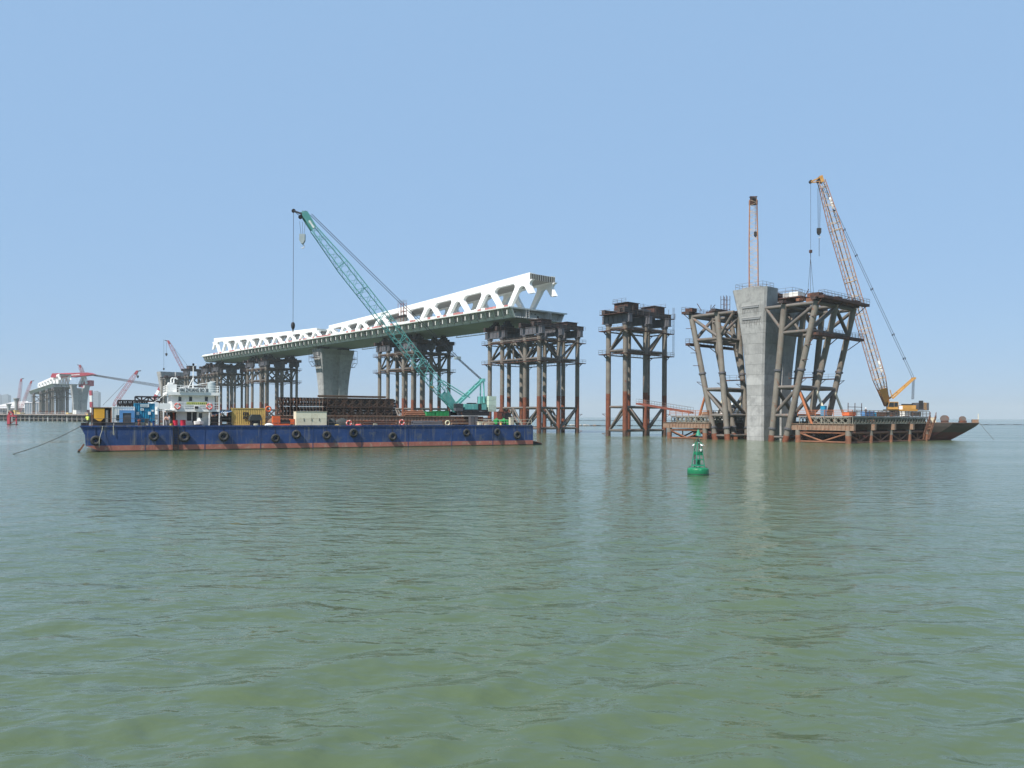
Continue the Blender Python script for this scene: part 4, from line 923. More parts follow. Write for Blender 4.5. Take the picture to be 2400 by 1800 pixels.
MB().add([(0, 0, .25), (wl, 0, .25), (wl, 2.2, .25), (0, 2.2, .25), (-.05, -.15, .75), (wl + .05, -.15, .75), (wl + .05, 2.3, .75), (-.05, 2.3, .75), (wl / 2, -.3, .3), (wl / 2, -.5, .8)], [(0, 3, 2, 1), (0, 8, 9, 4), (8, 1, 5, 9), (1, 2, 6, 5), (2, 3, 7, 6), (3, 0, 4, 7), (4, 9, 5, 6, 7)]).build('hull', M_WP, dg, False)
MB().prism([(.25, .7, .76), (wl - .25, .7, .76), (wl - .45, 1.0, 1.3), (.45, 1.0, 1.3)], (0, .05, 0)).build('windscreen', M_LPLATE, dg, False)
MB().box(.2, wl - .2, .1, 2, 0, .24).build('cradle', M_DARK, dg, False)
bk = deck_thing('bucket', 'small yellow bucket on the deck edge left of the red drums', 'bucket', 401, .7); MB().lathe([(.16, 0), (.2, .42), (.22, .44)], n=14).build('body', M_CYEL, bk)
MB().torus((0, 0, .45), (0, 1, 0), .2, .015, 12, 5).build('handle', M_DARK, bk)
bo = deck_thing('bollard', 'dark red mooring bollard on the deck edge below the teal-blue container', 'bollard', 326.5, .9); MB().lathe([(.34, 0), (.34, .06), (.2, .1), (.18, .75), (.27, .82), (.27, .95), (.1, 1.0)], n=14).build('post', M_GANG, bo); MB().box(-.4, .4, -.4, .4, -.0, .05).build('base', M_DARK, bo, False)
bo2 = deck_thing('bollard', 'blue twin bollard standing over the hull side left of the white stair', 'bollard', 355, .35)
for x in (-.3, .3): MB().lathe([(.17, 0), (.17, .7), (.24, .76), (.24, .85)], (x, 0, 0), 12).build('post', M_BLUE, bo2)
MB().box(-.55, .55, -.25, .25, -.25, .02).build('base', M_BLUE, bo2, False)
# low hatches
for x, l, lb in ((257, 1.0, 'small grey deck hatch in front of the white site cabin'), (291, 2.6, 'long low grey tarpaulin-covered hatch in front of the light blue generator')):
    h = deck_thing('deck_hatch', lb, 'hatch', x, .55); MB().box(-l / 2, l / 2, 0, .5, 0, .5).build('coaming', M_STEEL, h, False); MB().box(-l / 2 - .05, l / 2 + .05, -.05, .55, .5, .6).build('cover', M_STEEL, h, False)
for x0, x1, lb in ((1000, 1020, 'lower dark green tool box in front of the teal crane'), (1021.5, 1052, 'long bright green tool box under the teal boom')):
    u0 = bu(x0, 6.2); g = thing('tool_box', lb, 'box', bpt(u0, 6.2, 5.44), BANG); l = bu(x1, 6.2) - u0; hh = .9 if x0 > 1010 else .75
    MB().box(0, l, 0, 1.5, 0, hh).build('body', M_GREEN, g, False); MB().box(-.05, l + .05, -.05, 1.55, hh, hh + .08).build('lid', M_GREEN, g, False)
    for fx in (.2, .5, .8): MB().box(l * fx - .04, l * fx + .04, -.05, 0, .05, hh).build('rib', M_GREEN, g, False)
# right-end machinery
gw_ = deck_thing('deck_winch', 'green anchor winch near the right end of the barge', 'winch', 1168, 2.5)
MB(lambda p: Vector((p.z, p.x + .8, p.y + .8))).lathe([(.6, 0), (.6, .08), (.28, .09), (.28, 1.5), (.6, 1.51), (.6, 1.6)], n=18).build('drum', M_GREEN, gw_); MB().box(-.3, 1.9, .1, 1.5, 0, .25).build('bed', M_DARK, gw_, False); MB().box(1.9, 2.7, .2, 1.4, 0, 1.1).build('motor', M_GREEN, gw_, False); MB().box(-.25, -.1, .1, 1.5, .25, 1.2).build('side_frame', M_GREEN, gw_, False)
for nm, lb, x, w, sx, sy, sz, m in (('control_cabinet', 'black control cabinet behind the green winch', 1183, 4.2, 1.4, 1.0, 2.3, M_DARK), ('cream_locker', 'pale cream locker at the barge right end', 1196, 2.0, .7, .6, 1.5, M_CREAM), ('rusty_tank', 'dark red rusty tank between green winch and counterweight', 1165, 6.0, 2.2, 1.4, 2.6, M_GANG), ('grey_cabinet', 'grey panelled cabinet in front of the crane tracks', 1103, 2.6, 1.5, .9, 1.7, M_STEEL), ('brown_crate', 'brown timber crate near the rail below the teal counterweight', 1122, 1.6, 1.1, .7, .7, M_CREAM), ('rust_locker', 'rusty brown locker beside the grey panelled cabinet', 1119, 3.2, 1.2, .9, 1.6, M_WALK)):
    t_ = deck_thing(nm, lb, nm.split('_')[1], x, w)
    MB().box(0, sx, 0, sy, .06, sz).build('body', m, t_, False); MB().box(-.04, sx + .04, -.04, sy + .04, sz, sz + .06).build('top', m, t_, False); MB().box(sx * .48, sx * .52, -.03, 0, .1, sz - .1).build('door_seam', M_DARK, t_, False); MB().box(.05, sx - .05, .05, sy - .05, 0, .06).build('foot', M_DARK, t_, False)
cl = deck_thing('capstan', 'small yellow-topped capstan by the right rail', 'capstan', 1174, 1.0); MB().lathe([(.3, 0), (.18, .15), (.16, .5), (.26, .62), (.26, .7)], n=14).build('barrel', M_CYEL, cl); MB().box(-.35, .35, -.35, .35, 0, .04).build('base', M_DARK, cl, False)
# steel mats / plates under the crane
mt = thing('steel_mat_stack', 'stack of rusty steel plates under the teal crane tracks', 'plates', bpt(bu(1062, 4.6), 4.6, DK), BANG)
for k in range(4): MB().box(-.2 + .3 * k, 8.6 - .2 * k, .05 * k, .9, .3 + .3 * k, .55 + .3 * k).build('plate', M_WALK if k % 2 else M_SHEET, mt, False)
MB().box(2, 5.5, -.3, .5, 1.72, 1.85).build('plate', M_LPLATE, mt, False)
# dark truss sections behind the containers
def truss_section(label, x0, x1, w, y0, y1, m=M_DARK, n=5):
    u0, u1 = bu(x0, w), bu(x1, w); zb, zt = bz(x0, y1, w), bz(x0, y0, w); th = thing('truss_section', label, 'truss', bpt(u0, w, DK), BANG); L = u1 - u0; zb -= DK; zt -= DK
    for y in (0, 1.6):
        for z in (zb, zt): MB().bar((0, y, z), (L, y, z), .22, .22).build('chord', m, th, False)
        for k in range(n):
            xa, xb = L * k / n, L * (k + 1) / n; za, zc = (zb, zt) if k % 2 else (zt, zb)
            MB().bar((xa, y, za), (xb, y, zc), .16, .16).build('diagonal', m, th, False); MB().bar((xa, y, zb), (xa, y, zt), .16, .16).build('post', m, th, False)
        MB().bar((L, y, zb), (L, y, zt), .18, .18).build('post', m, th, False)
    for x in (.3, L - .3):
        for y in (0, 1.6): MB().bar((x, y, 0), (x, y, zb), .3, .3).build('trestle_leg', m, th, False)
truss_section('long low black truss behind the site cabin on the barge', 276, 345, 15, 938.5, 957, n=12); truss_section('taller black truss section resting behind the teal-blue container', 317, 378, 12, 929.5, 940, n=4)

# ------------------------------------------------------------------ stacks of lattice panels on the bund
def panel_stack():
    zb = [bz(800, 973.5, 5.6), bz(800, 952.5, 5.6)]
    hgt = zb[1] - zb[0]; me = bailey_mesh(M_BAILEY, 3.0, hgt * 0.93, 'lattice_panel')
    ua, ub = bu(765, 5.6), bu(938, 5.6); n = int((ub - ua) / 3.02)
    nth = ['first', 'second', 'third', 'fourth', 'fifth', 'sixth', 'seventh', 'eighth', 'ninth', 'tenth', 'eleventh', 'twelfth', 'thirteenth', 'fourteenth', 'fifteenth', 'sixteenth', 'seventeenth']
    for lay in range(2):
        for row in range(3):
            for k in range(n):
                o = obj('stacked_truss', me); o.location = bpt(ua + .15 * lay + 3.02 * k + random.uniform(-.03, .03), 5.6 + .5 * row, zb[lay]); o.rotation_euler = (0, 0, BANG)
                tag(o, f'{nth[k]} rusty lattice truss from the left, {("front", "middle", "rear")[row]} row, {"upper" if lay else "lower"} layer of right stack', 'truss', 'lattice trusses stacked lengthwise')
    u0, u1 = bu(647, 5.6), bu(763, 5.6); n = int((u1 - u0) / .55)
    for lay in range(2):
        for k in range(n):
            o = obj('stacked_truss', me); o.location = bpt(u0 + .55 * k + .1, 5.5, zb[lay]); o.rotation_euler = (random.uniform(-.03, .03), 0, BANG + R(90) + R(-28))
            tag(o, f'{nth[k]} edge-on rusty lattice truss from the left, {"upper" if lay else "lower"} layer of left stack', 'truss', 'lattice trusses stacked edge-on')
    b = thing('steel_beam', 'long rusty steel beam lying on top of the right-hand panel stack', 'beam', bpt(bu(745, 6), 6.0, zb[1] + hgt), BANG); L = bu(905, 6) - bu(745, 6)
    MB().box(0, L, 0, .5, 0, .06).build('flange', M_SHEET, b, False); MB().box(0, L, .2, .3, .06, .3).build('web', M_SHEET, b, False); MB().box(0, L, 0, .5, .3, .36).build('flange', M_SHEET, b, False)
panel_stack()
fs_ = thing('dark_filler', 'dark filler sheets added behind the right-hand truss stack to darken its gaps', 'filler', bpt(bu(768, 7.4), 7.4, 5.44), BANG)  # filler added so the view through the trusses turns dark
for k in range(6): MB().box(.1 * (k % 2), bu(930, 7.4) - bu(768, 7.4) - .15 * (k % 3), 0, 3.0, .5 * k, .5 * k + .46).build('filler_sheet', M_DARK, fs_, False)

# ------------------------------------------------------------------ tyre fenders, lifebuoys, ropes, anchor
TY = ((225, 1032.6, 'leftmost tyre fender, half hidden by a hanging rope'), (361, 1022.6, 'tyre fender left of the boarding ladder'), (433, 1024, 'tyre fender just right of the boarding ladder'), (525, 1022.6, 'tyre fender under the winch'), (646, 1027, 'low-hung tyre fender under the orange machine'), (694.7, 1018, 'tyre fender below the left edge of the cream box'), (766, 1020, 'tyre fender below the right edge of the cream box'), (829, 1014.7, 'high-hung tyre fender below the red lifebuoy at the bund'), (920.7, 1022.8, 'low tyre fender beside a pale ring mark mid-hull'), (1094, 1014, 'tyre fender below the teal crane'), (1165.8, 1012.5, 'tyre fender below the green winch'), (1212.8, 1019.7, 'tyre fender nearest the right end of the hull'))
tyre = MB().torus((0, 0, 0), (0, 1, 0), .50, .25, 26, 12).mesh('tyre', M_BLACK)
chain = MB().tube((0, .2, .5), (0, .26, 2.2), .035, n=5).mesh('chain', M_DARK)
for x, y, lb in TY:
    t_ = thing('tyre_fender', lb + ' on the blue barge', 'tyre', bpt(bu(x, -.27), -.27, bz(x, y, -.27)), BANG, 'tyre fenders along the blue hull')
    o = obj('tyre', tyre, t_); o.rotation_euler = (R(random.uniform(-6, 6)), 0, R(random.uniform(-12, 12))); s = random.uniform(.92, 1.08); o.scale = (s, s, s)
    c = obj('chain', chain, t_); c.scale = (1, 1, (DK + .1 - bz(x, y) - .45) / 1.7 if True else 1); c.location = (0, 0, .45 - .5 * c.scale[2])
def lifebuoy(x, y, w, label, m=None, r=.40, nrm=(0, 1, 0)):
    t_ = thing('lifebuoy', label, 'lifebuoy', bpt(bu(x, w), w, bz(x, y, w)), BANG, 'lifebuoys on the blue barge')
    MB().torus((0, 0, 0), nrm, r, .105, 24, 8, 0, 1 if m is None else None).build('ring', [m or M_LRED, M_WP], t_)
    MB().torus((0, -.02, 0), nrm, r + .115, .014, 24, 4).build('grab_line', M_ROPEL, t_)
lifebuoy(416, 952, 2.85, 'red lifebuoy on the left of the deckhouse middle railing'); lifebuoy(491, 953, 2.85, 'red lifebuoy on the right of the deckhouse middle railing')
lifebuoy(629, 958.6, 4.6, 'orange-red lifebuoy beside the yellow container top corner', M_ORANGE); lifebuoy(818, 992, .4, 'red lifebuoy on the deck rail below the panel stack', r=.42)
lifebuoy(942, 990, .4, 'red lifebuoy on the deck rail in front of the brown bund', r=.42); lifebuoy(1049, 991.5, .4, 'pale yellowish lifebuoy on the deck rail under the teal crane', M_LPALE)
def rope(name, label, pts, r=.035, m=M_ROPEL):
    p0 = Vector(pts[0]); o = MB().poly([Vector(p) - p0 for p in pts], r, 6).build(name, m); o.location = p0; tag(o, label, 'rope'); return o
def bp3(x, y, w): return bpt(bu(x, w), w, bz(x, y, w))
rope('hanging_rope', 'pale rope hanging down the hull over the leftmost tyre', [bp3(241, 999, -.15), bp3(239, 1010, -.18), bp3(235, 1022, -.5), bp3(233, 1032, -.62), bp3(233, 1049, -.3)], .035)
rope('hanging_rope', 'pale rope loop hanging over the gunwale near the site cabin', [bp3(265.5, 998, -.15), bp3(265.5, 1019, -.15), bp3(267, 1020, -.15), bp3(267.5, 1018, -.15), bp3(266.3, 998, -.15)], .03)
a = bp3(191, 998, 4); b = W(30, 1063, 104); b.z = 0.0
rope('mooring_rope', 'long mooring rope running from the barge left end into the water', [a.lerp(b, k / 10) + Vector((0, 0, -.35 * math.sin(math.pi * k / 10))) for k in range(11)], .05, mat('rope_dark', (.10, .10, .09), .8))
an = thing('anchor', 'rusty stock anchor leaning at the waterline under the barge left end', 'anchor', bpt(.35, .6, .4), BANG)
MB().bar((0, 0, .75), (-.75, 0, -.5), .22, .22).build('shank', M_RBRACE, an, False); MB().bar((-.7, -.6, -.3), (-.7, .6, -.3), .2, .25).build('stock', M_DARK, an, False); MB().prism([(-.95, -.2, -.6), (-.45, -.2, -.2), (-.65, -.2, .1)], (0, .4, 0)).build('fluke', M_RBRACE, an, False)
an2 = thing('fender_skid', 'dark skid block projecting at the waterline beyond the barge right end', 'fender', bpt(75.02, 1.0, .1), BANG)
MB().prism([(0, 0, -.5), (2.6, 0, -.5), (2.5, 0, .1), (1.6, 0, .45), (0, 0, .75)], (0, 3, 0)).build('block', M_DARK, an2, False); MB().bar((.1, -.05, .75), (2.5, -.05, .15), .12, .12).build('edge', M_BOOT, an2, False)

# ------------------------------------------------------------------ people
def person(label, loc, rz, top, legs, lean=0.0, helmet=None, arm=0.3):
    t_ = thing('person', label, 'person', loc, rz)
    J = {'pel': (0, 0, .93), 'ches': (0, .10 + lean * .5, 1.28 - lean * .1), 'neck': (0, .06 + lean, 1.47 - lean * .18), 'hed': (0, .07 + lean * 1.2, 1.62 - lean * .22), 'crn': (0, .07 + lean * 1.25, 1.74 - lean * .24)}
    pts = []; rad = []; edges = []; idx = {}
    def V(k, p, r): idx[k] = len(pts); pts.append(p); rad.append(r)
    V('pel', J['pel'], .15); V('ches', J['ches'], .165); V('neck', J['neck'], .062); V('hed', J['hed'], .098); V('crn', J['crn'], .075)
    for s, n in ((1, 'r'), (-1, 'l')):
        c = J['ches']; V('hip' + n, (.095 * s, 0, .88), .098); V('kn' + n, (.105 * s, .03, .50), .065); V('an' + n, (.11 * s, -.01, .09), .045); V('to' + n, (.125 * s, .15, .035), .04)
        V('sh' + n, (.19 * s, c[1] + lean * .15, c[2] + .12), .065); V('el' + n, (.25 * s, c[1] + .05 + arm * .25, c[2] - .14), .048); V('wr' + n, (.22 * s, c[1] + .10 + arm * .7, c[2] - .28 + arm * .15), .034); V('ha' + n, (.215 * s, c[1] + .12 + arm * .85, c[2] - .36 + arm * .18), .038)
        for a, b in (('pel', 'hip'), ('hip', 'kn'), ('kn', 'an'), ('an', 'to'), ('ches', 'sh'), ('sh', 'el'), ('el', 'wr'), ('wr', 'ha')):
            edges.append((idx[a if a in ('pel', 'ches') else a + n], idx[b + n]))
    edges += [(idx['pel'], idx['ches']), (idx['ches'], idx['neck']), (idx['neck'], idx['hed']), (idx['hed'], idx['crn'])]
    me = bpy.data.meshes.new('body'); me.from_pydata(pts, edges, []); o = obj('body', me, t_)
    sk = o.modifiers.new('skin', 'SKIN'); ly = me.skin_vertices[0].data if me.skin_vertices else None
    if ly is None:
        bpy.context.view_layer.objects.active = o; ly = me.skin_vertices[0].data
    for i, v in enumerate(ly): v.radius = (rad[i], rad[i]); v.use_root = (i == 0)
    sub = o.modifiers.new('sub', 'SUBSURF'); sub.levels = 1; sub.render_levels = 1
    dg = bpy.context.evaluated_depsgraph_get(); em = bpy.data.meshes.new_from_object(o.evaluated_get(dg)); o.modifiers.clear(); o.data = em
    em.materials.clear()
    for m in (M_SKIN, top, legs, M_DARK): em.materials.append(m)
    nz, hz_ = J['neck'][2], .93
    for p in em.polygons:
        c = p.center; p.material_index = 3 if c.z < .12 else 2 if c.z < .95 else 0 if (c.z > nz or (abs(c.x) > .15 and c.y > J['ches'][1] + .09 + arm * .5)) else 1
        p.use_smooth = True
    hc = Vector(J['crn'])
    if helmet: MB().lathe([(.155, -.05), (.15, -.035), (.13, -.03), (.125, .04), (.09, .09), (.03, .115)], hc, 16).build('helmet', helmet, t_)
    else: MB().lathe([(.10, -.06), (.112, 0), (.09, .06), (.03, .088)], hc, 14).build('hair', M_DARK, t_)
    return t_
person('worker in yellow hi-vis top and helmet standing at the barge left end', bpt(bu(206, 1.5), 1.5, DK), R(40), M_HIVIS, M_NAVY, .16, M_CYEL, .5)
person('person in peach top and grey trousers beside the white stair', bpt(bu(390, 1.3), 1.3, DK), R(200), M_PEACH, M_GREYCL, .12, None, .4)
person('person in grey overalls standing under the deckhouse', bpt(bu(397.5, 2.2), 2.2, DK), R(150), M_GREYCL, M_GREYCL, .0, None, .2)

# ------------------------------------------------------------------ lattice booms and crawler cranes
def boom(th, p0, p1, side, prof, m_ch, m_la, rc=0.07, rl=0.035, bays=30, base=Vector((0, 0, 0)), name='boom', ratio=1.0):
    """prof: list of (fraction, half width); four chords and zig-zag lacing."""
    p0, p1 = Vector(p0), Vector(p1); d = (p1 - p0).normalized(); sv = Vector(side); sv = (sv - d * sv.dot(d)).normalized(); uv = sv.cross(d)
    def hw(f):
        for (a, x), (b, y) in zip(prof, prof[1:]):
            if f <= b: return x + (y - x) * (f - a) / max(1e-6, b - a)
        return prof[-1][1]
    def pt(f, i, j): return p0.lerp(p1, f) + sv * (i * hw(f)) + uv * (j * hw(f) * ratio) - base
    root = None
    fs = sorted(set([a for a, _ in prof]))
    for k, (i, j) in enumerate(((1, 1), (1, -1), (-1, -1), (-1, 1))):
        MB().poly([pt(f, i, j) for f in fs], rc, 6).build(name + '_chord', m_ch, th)
    for (a, b) in (((1, 1), (1, -1)), ((1, -1), (-1, -1)), ((-1, -1), (-1, 1)), ((-1, 1), (1, 1))):
        mb = MB()
        for k in range(bays):
            f0, f1 = k / bays, (k + 1) / bays; u, v = (a, b) if k % 2 == 0 else (b, a)
            mb.tube(pt(f0, *u), pt(f1, *v), rl, n=4)
            if k % 6 == 0: mb.tube(pt(f0, *a), pt(f0, *b), rl * 1.5, n=4)
        mb.build(name + '_lacing', m_la, th, False)
    return pt
def hook(th, top, z_low, base, n=2, sp=0.25, m=M_DARK, scale=1.0, dirv=Vector((1, 0, 0))):
    for k in range(n):
        off = dirv * (sp * (k - (n - 1) / 2)); MB().tube(Vector(top) + off - base, Vector((top[0], top[1], z_low + 1.4 * scale)) + off * .5 - base, .03, n=4).build('hoist_rope', M_ROPE, th, False)
    c = Vector((top[0], top[1], z_low)) - base; s = scale
    o = MB(lambda p: c + p).box(-.42 * s, .42 * s, -.25 * s, .25 * s, .55 * s, 1.5 * s).prism([(-.42 * s, -.25 * s, .55 * s), (.42 * s, -.25 * s, .55 * s), (.15 * s, -.25 * s, .05 * s), (-.15 * s, -.25 * s, .05 * s)], (0, .5 * s, 0)).build('hook_block', m, th, False)
    pts = [c + Vector((.28 * s * math.cos(a), 0, -.35 * s + .28 * s * math.sin(a))) for a in [1.57 - .5 * i for i in range(9)]]
    MB().poly(pts, [.07 * s] * 7 + [.05 * s, .02 * s], 6).build('hook', M_LPLATE, o)
def plane_pt(base, fwd, x, y):
    """point of the crane's own upright centre plane seen at a photo pixel"""
    d = W(x, y, 1.0) - Vector((0, 0, H)); n = Vector((fwd.y, -fwd.x, 0)); o = Vector((0, 0, H))
    k = (Vector(base) - o).dot(n) / d.dot(n); return o + d * k

# --- teal crane on the barge
tf = Vector((-0.879, -0.477, 0)).normalized(); tl = Vector((-tf.y, tf.x, 0))
tb = bpt(bu(1098, 10), 10, 5.45); TCr = thing('crawler_crane', 'teal crawler crane with long lattice boom standing on the blue barge', 'crane', tb)
def tloc(p): return tf * p.x + tl * p.y + Vector((0, 0, p.z))
def tp(x, y): return plane_pt(tb, tf, x, y)
for sg in (1, -1):
    o = MB(tloc).box(-3.4, 3.2, sg * 2.0 - .45, sg * 2.0 + .45, .08, .85).build('track_frame', M_DARK, TCr, False)
    MB(tloc).prism([(-3.8, sg * 2 - .5, .45), (-3.4, sg * 2 - .5, 0), (3.2, sg * 2 - .5, 0), (3.6, sg * 2 - .5, .45), (3.2, sg * 2 - .5, .95), (-3.4, sg * 2 - .5, .95)], tuple(Vector((0, 1.0, 0)))) if False else None
    for k in range(22): MB(tloc).box(-3.4 + .31 * k, -3.12 + .31 * k, sg * 2 - .5, sg * 2 + .5, .86, .94).build('track_shoe', M_BLACK, o, False)
z = lambda y, x=1090: zat(x, y, tb.y) - tb.z
MB(tloc).box(-1.6, 1.6, -1.6, 1.6, .4, 1.0).build('slew_base', M_DARK, TCr, False)
MB(tloc).box(-3.6, 2.2, -1.45, 1.45, 1.0, 1.25).build('turntable', M_DARK, TCr, False)
bd_ = MB(tloc).box(-1.4, 1.5, .55, 1.45, 1.25, 2.35).box(-3.2, -2.2, .55, 1.45, 1.25, 2.35).box(-3.2, 1.5, -1.45, -.55, 1.25, 2.35).build('machinery_house', M_TEAL, TCr, False)
for k in range(4): MB(tloc).box(-1.3 + .72 * k, -.66 + .72 * k, 1.45, 1.49, 1.35, 2.25).build('door', M_TEAL, bd_, False)
MB(tloc).box(-2.18, -1.42, .5, 1.40, 1.25, 2.45).build('engine_grille', M_DARK, TCr, False)
MB(tloc).box(-1.5, .2, -.5, .5, 1.25, 2.6).build('winch_drum', M_DARK, TCr, False)
cbm = MB(tloc).box(2.0, 3.5, .7, 1.7, 1.0, 2.4).build('cab', M_STEEL, TCr, False); MB(tloc).box(2.15, 3.52, .9, 1.72, 1.6, 2.3).build('cab_window', M_GLASS, cbm, False)
for k, (z0, z1_, m) in enumerate(((.9, 1.35, M_TEALP), (1.38, 1.75, M_TEALP), (1.78, 2.1, M_TEALP), (2.13, 3.1, M_TEALP), (3.13, 3.95, M_TEALP))):
    MB(tloc).box(-5.3, -3.65, .35 if k > 2 else -1.5, 1.6, z0, z1_).build('counterweight', m, TCr, False)
    if k > 2: MB(tloc).box(-5.3, -3.65, -1.6, -.35, z0, z1_).build('counterweight', M_TEAL, TCr, False)
MB(tloc).box(-3.6, -2.6, -1.4, -.2, 2.4, 3.9).build('rear_tower_box', M_TEAL, TCr, False)
foot = tp(1070, 962); tip = tp(712, 503); nose = tp(688, 494); side = tl
pt = boom(TCr, foot, tp(735, 537), side, [(0, .55), (.012, .55), (.16, 1.02), (.80, 1.02), (1.0, .55)], M_TEAL, M_TEAL, .085, .042, 44, tb)
# solid foot plates and head
for s_ in (1, -1):
    q0, q1 = pt(0, s_, 1), pt(0, s_, -1); q2, q3 = pt(.10, s_, -1), pt(.10, s_, 1)
    MB().prism([q0, q1, q2, q3], tl * (.06 * s_)).build('boom_foot_plate', M_TEAL, TCr, False)
ax = (tip - foot).normalized(); up_ = tl.cross(ax) * 1.0
hd0 = tp(735, 537) - tb; hd1 = tip - tb
h_ = MB()
for s_ in (.5, -.56): h_.prism([hd0 + tl * s_ + up_ * .55, hd0 + tl * s_ - up_ * .55, hd1 + tl * s_ - up_ * .75, hd1 + tl * s_ + ax * .7, hd1 + tl * s_ + up_ * .5], tl * .06)
h_.bar(hd0, hd1, .5, .5); h_.build('boom_head', M_TEAL, TCr, False)
MB().bar(hd0.lerp(hd1, .05) + tl * -.585 , hd0.lerp(hd1, .55) + tl * -.585, .02, .34, up=tuple(up_)).build('white_sign', M_WP, TCr, False); MB().bar(hd0.lerp(hd1, .05) + tl * .575, hd0.lerp(hd1, .55) + tl * .575, .02, .34, up=tuple(up_)).build('white_sign', M_WP, TCr, False)
nz_ = nose - tb
MB().bar(hd1 + tl * .3, nz_ + tl * .15, .12, .18).bar(hd1 - tl * .3, nz_ - tl * .15, .12, .18).bar(hd1 + up_ * .7, nz_, .08, .08).build('jib_nose', M_STEEL, TCr, False)
for c_, r_ in ((nz_, .32), (hd1 - up_ * .4, .42), (hd1 + up_ * .75, .35)):
    MB(lambda p: c_ + tl * p.z + Vector((tf * p.x)) + Vector((0, 0, p.y))).lathe([(r_, -.2), (r_ * .8, -.05), (r_ * .8, .05), (r_, .2)], n=14).build('sheave', M_DARK, TCr)
# single line with a ball and slings, main hook
hl = tp(684, 768)
hook(TCr, tp(709, 520), tp(709, 572).z, tb, 3, .5, M_GTANK, 1.15, tf)
MB().tube(nose - tb, Vector((nose.x, nose.y, hl.z)) - tb, .04, n=5).build('hoist_rope', M_ROPE, TCr, False)
o = MB(lambda p: Vector((nose.x, nose.y, hl.z)) - tb + p).lathe([(.08, 1.0), (.28, .85), (.36, .4), (.3, 0), (.12, -.35), (.05, -.9)], n=12).build('headache_ball', M_DARK, TCr)
# gantry, bridle, pendants, backstops
gt = tp(1130, 891); gm = tp(1072, 946); gr = tp(1130, 945)
for s_ in (.9, -.9):
    MB().bar(gm + tl * s_ - tb, gt + tl * s_ * .7 - tb, .3, .4).build('mast_leg', M_TEAL, TCr, False); MB().bar(gr + tl * s_ - tb, gt + tl * s_ * .7 - tb, .2, .25).build('gantry_post', M_TEAL, TCr, False)
    MB().tube(tp(1033, 892) + tl * s_ - tb, tp(1097, 932) + tl * s_ - tb, .11, n=6).build('backstop', M_TEAL, TCr)
for f_ in (.25, .5, .75): MB().bar(gm.lerp(gt, f_) + tl * .8 - tb, gm.lerp(gt, f_) - tl * .8 - tb, .2, .2).build('mast_cross_tie', M_TEAL, TCr, False)
MB().bar(gt + tl * .8 - tb, gt - tl * .8 - tb, .6, .6).build('gantry_head', M_TEAL, TCr, False)
eq = tp(1072, 839); MB().bar(eq + tl * .7 - tb, eq - tl * .7 - tb, .9, .5).build('bridle_block', M_GTANK, TCr, False)
for s_ in (-.5, -.25, 0, .25, .5): MB().tube(gt + tl * s_ - tb, eq + tl * s_ - tb, .035, n=4).build('luffing_rope', M_ROPE, TCr, False)
for s_ in (.62, -.62):
    q = tp(729, 503) + tl * s_ * .7
    MB().tube(eq + tl * s_ - tb, q - tb, .055, n=5).build('pendant', M_ROPE, TCr, False)
    for f_ in (.25, .4, .55, .7): c_ = eq.lerp(q, f_) + tl * s_ * (.3 * f_ * 0) - tb; MB().bar(eq.lerp(q, f_ - .006) + tl * (s_ * (1 - f_) * 1) * 0 - tb + (tl * s_ * (1 - f_) + tl * 0) * 0, eq.lerp(q, f_ + .006) - tb, .16, .16).build('pendant_link', M_DARK, TCr, False) if False else None
MB().box(-.1, .1, -.1, .1, 0, .1).mesh('x', M_DARK) if False else None
wl_ = tp(1012, 907) - tb; MB(lambda p: wl_ + p).box(-.35, .35, -.15, .15, -.15, .25).build('warning_plate', M_YEL, TCr, False)

# --- yellow crane on the long platform
yf = Vector((-0.985, 0.06, 0)).normalized(); yl = Vector((-yf.y, yf.x, 0))
yb = fr(-94.8, 24.0, 5.86); YC = thing('crawler_crane', 'yellow crawler crane with tall pale lattice boom on the working platform', 'crane', yb)
def yloc(p): return yf * p.x + yl * p.y + Vector((0, 0, p.z))
def yp(x, y): return plane_pt(yb, yf, x, y)
for sg in (1, -1):
    o = MB(yloc).box(-4.0, 3.6, sg * 2.3 - .5, sg * 2.3 + .5, .1, 1.0).build('track_frame', M_DARK, YC, False)
    for k in range(24): MB(yloc).box(-4.0 + .32 * k, -3.72 + .32 * k, sg * 2.3 - .55, sg * 2.3 + .55, 1.0, 1.1).build('track_shoe', M_BLACK, o, False)
MB(yloc).box(-1.7, 1.7, -1.7, 1.7, .5, 1.35).build('slew_base', M_DARK, YC, False)
MB(yloc).box(-3.8, 3.3, -1.5, 1.5, 1.35, 1.75).build('turntable', M_YEL, YC, False)
o = MB(yloc).box(-3.4, -.2, .4, 1.5, 1.75, 2.75).box(-3.4, .4, -1.5, -.4, 1.75, 2.75).build('machinery_house', M_YEL, YC, False)
for k in range(3): MB(yloc).box(-3.3 + 1.05 * k, -2.35 + 1.05 * k, 1.5, 1.54, 1.85, 2.65).build('door', M_YEL, o, False)
MB(yloc).box(-.2, .9, .4, 1.4, 1.75, 2.6).build('toolbox', M_WP, YC, False); MB(yloc).box(-3.0, -.6, -.3, .6, 2.0, 3.1).build('winch_drum', M_DARK, YC, False)
cbn = MB(yloc).prism([(1.0, .7, 1.75), (3.4, .7, 1.75), (3.5, .7, 2.4), (3.2, .7, 3.6), (1.0, .7, 3.6)], (0, 1.2, 0)).build('cab', M_YEL, YC, False)
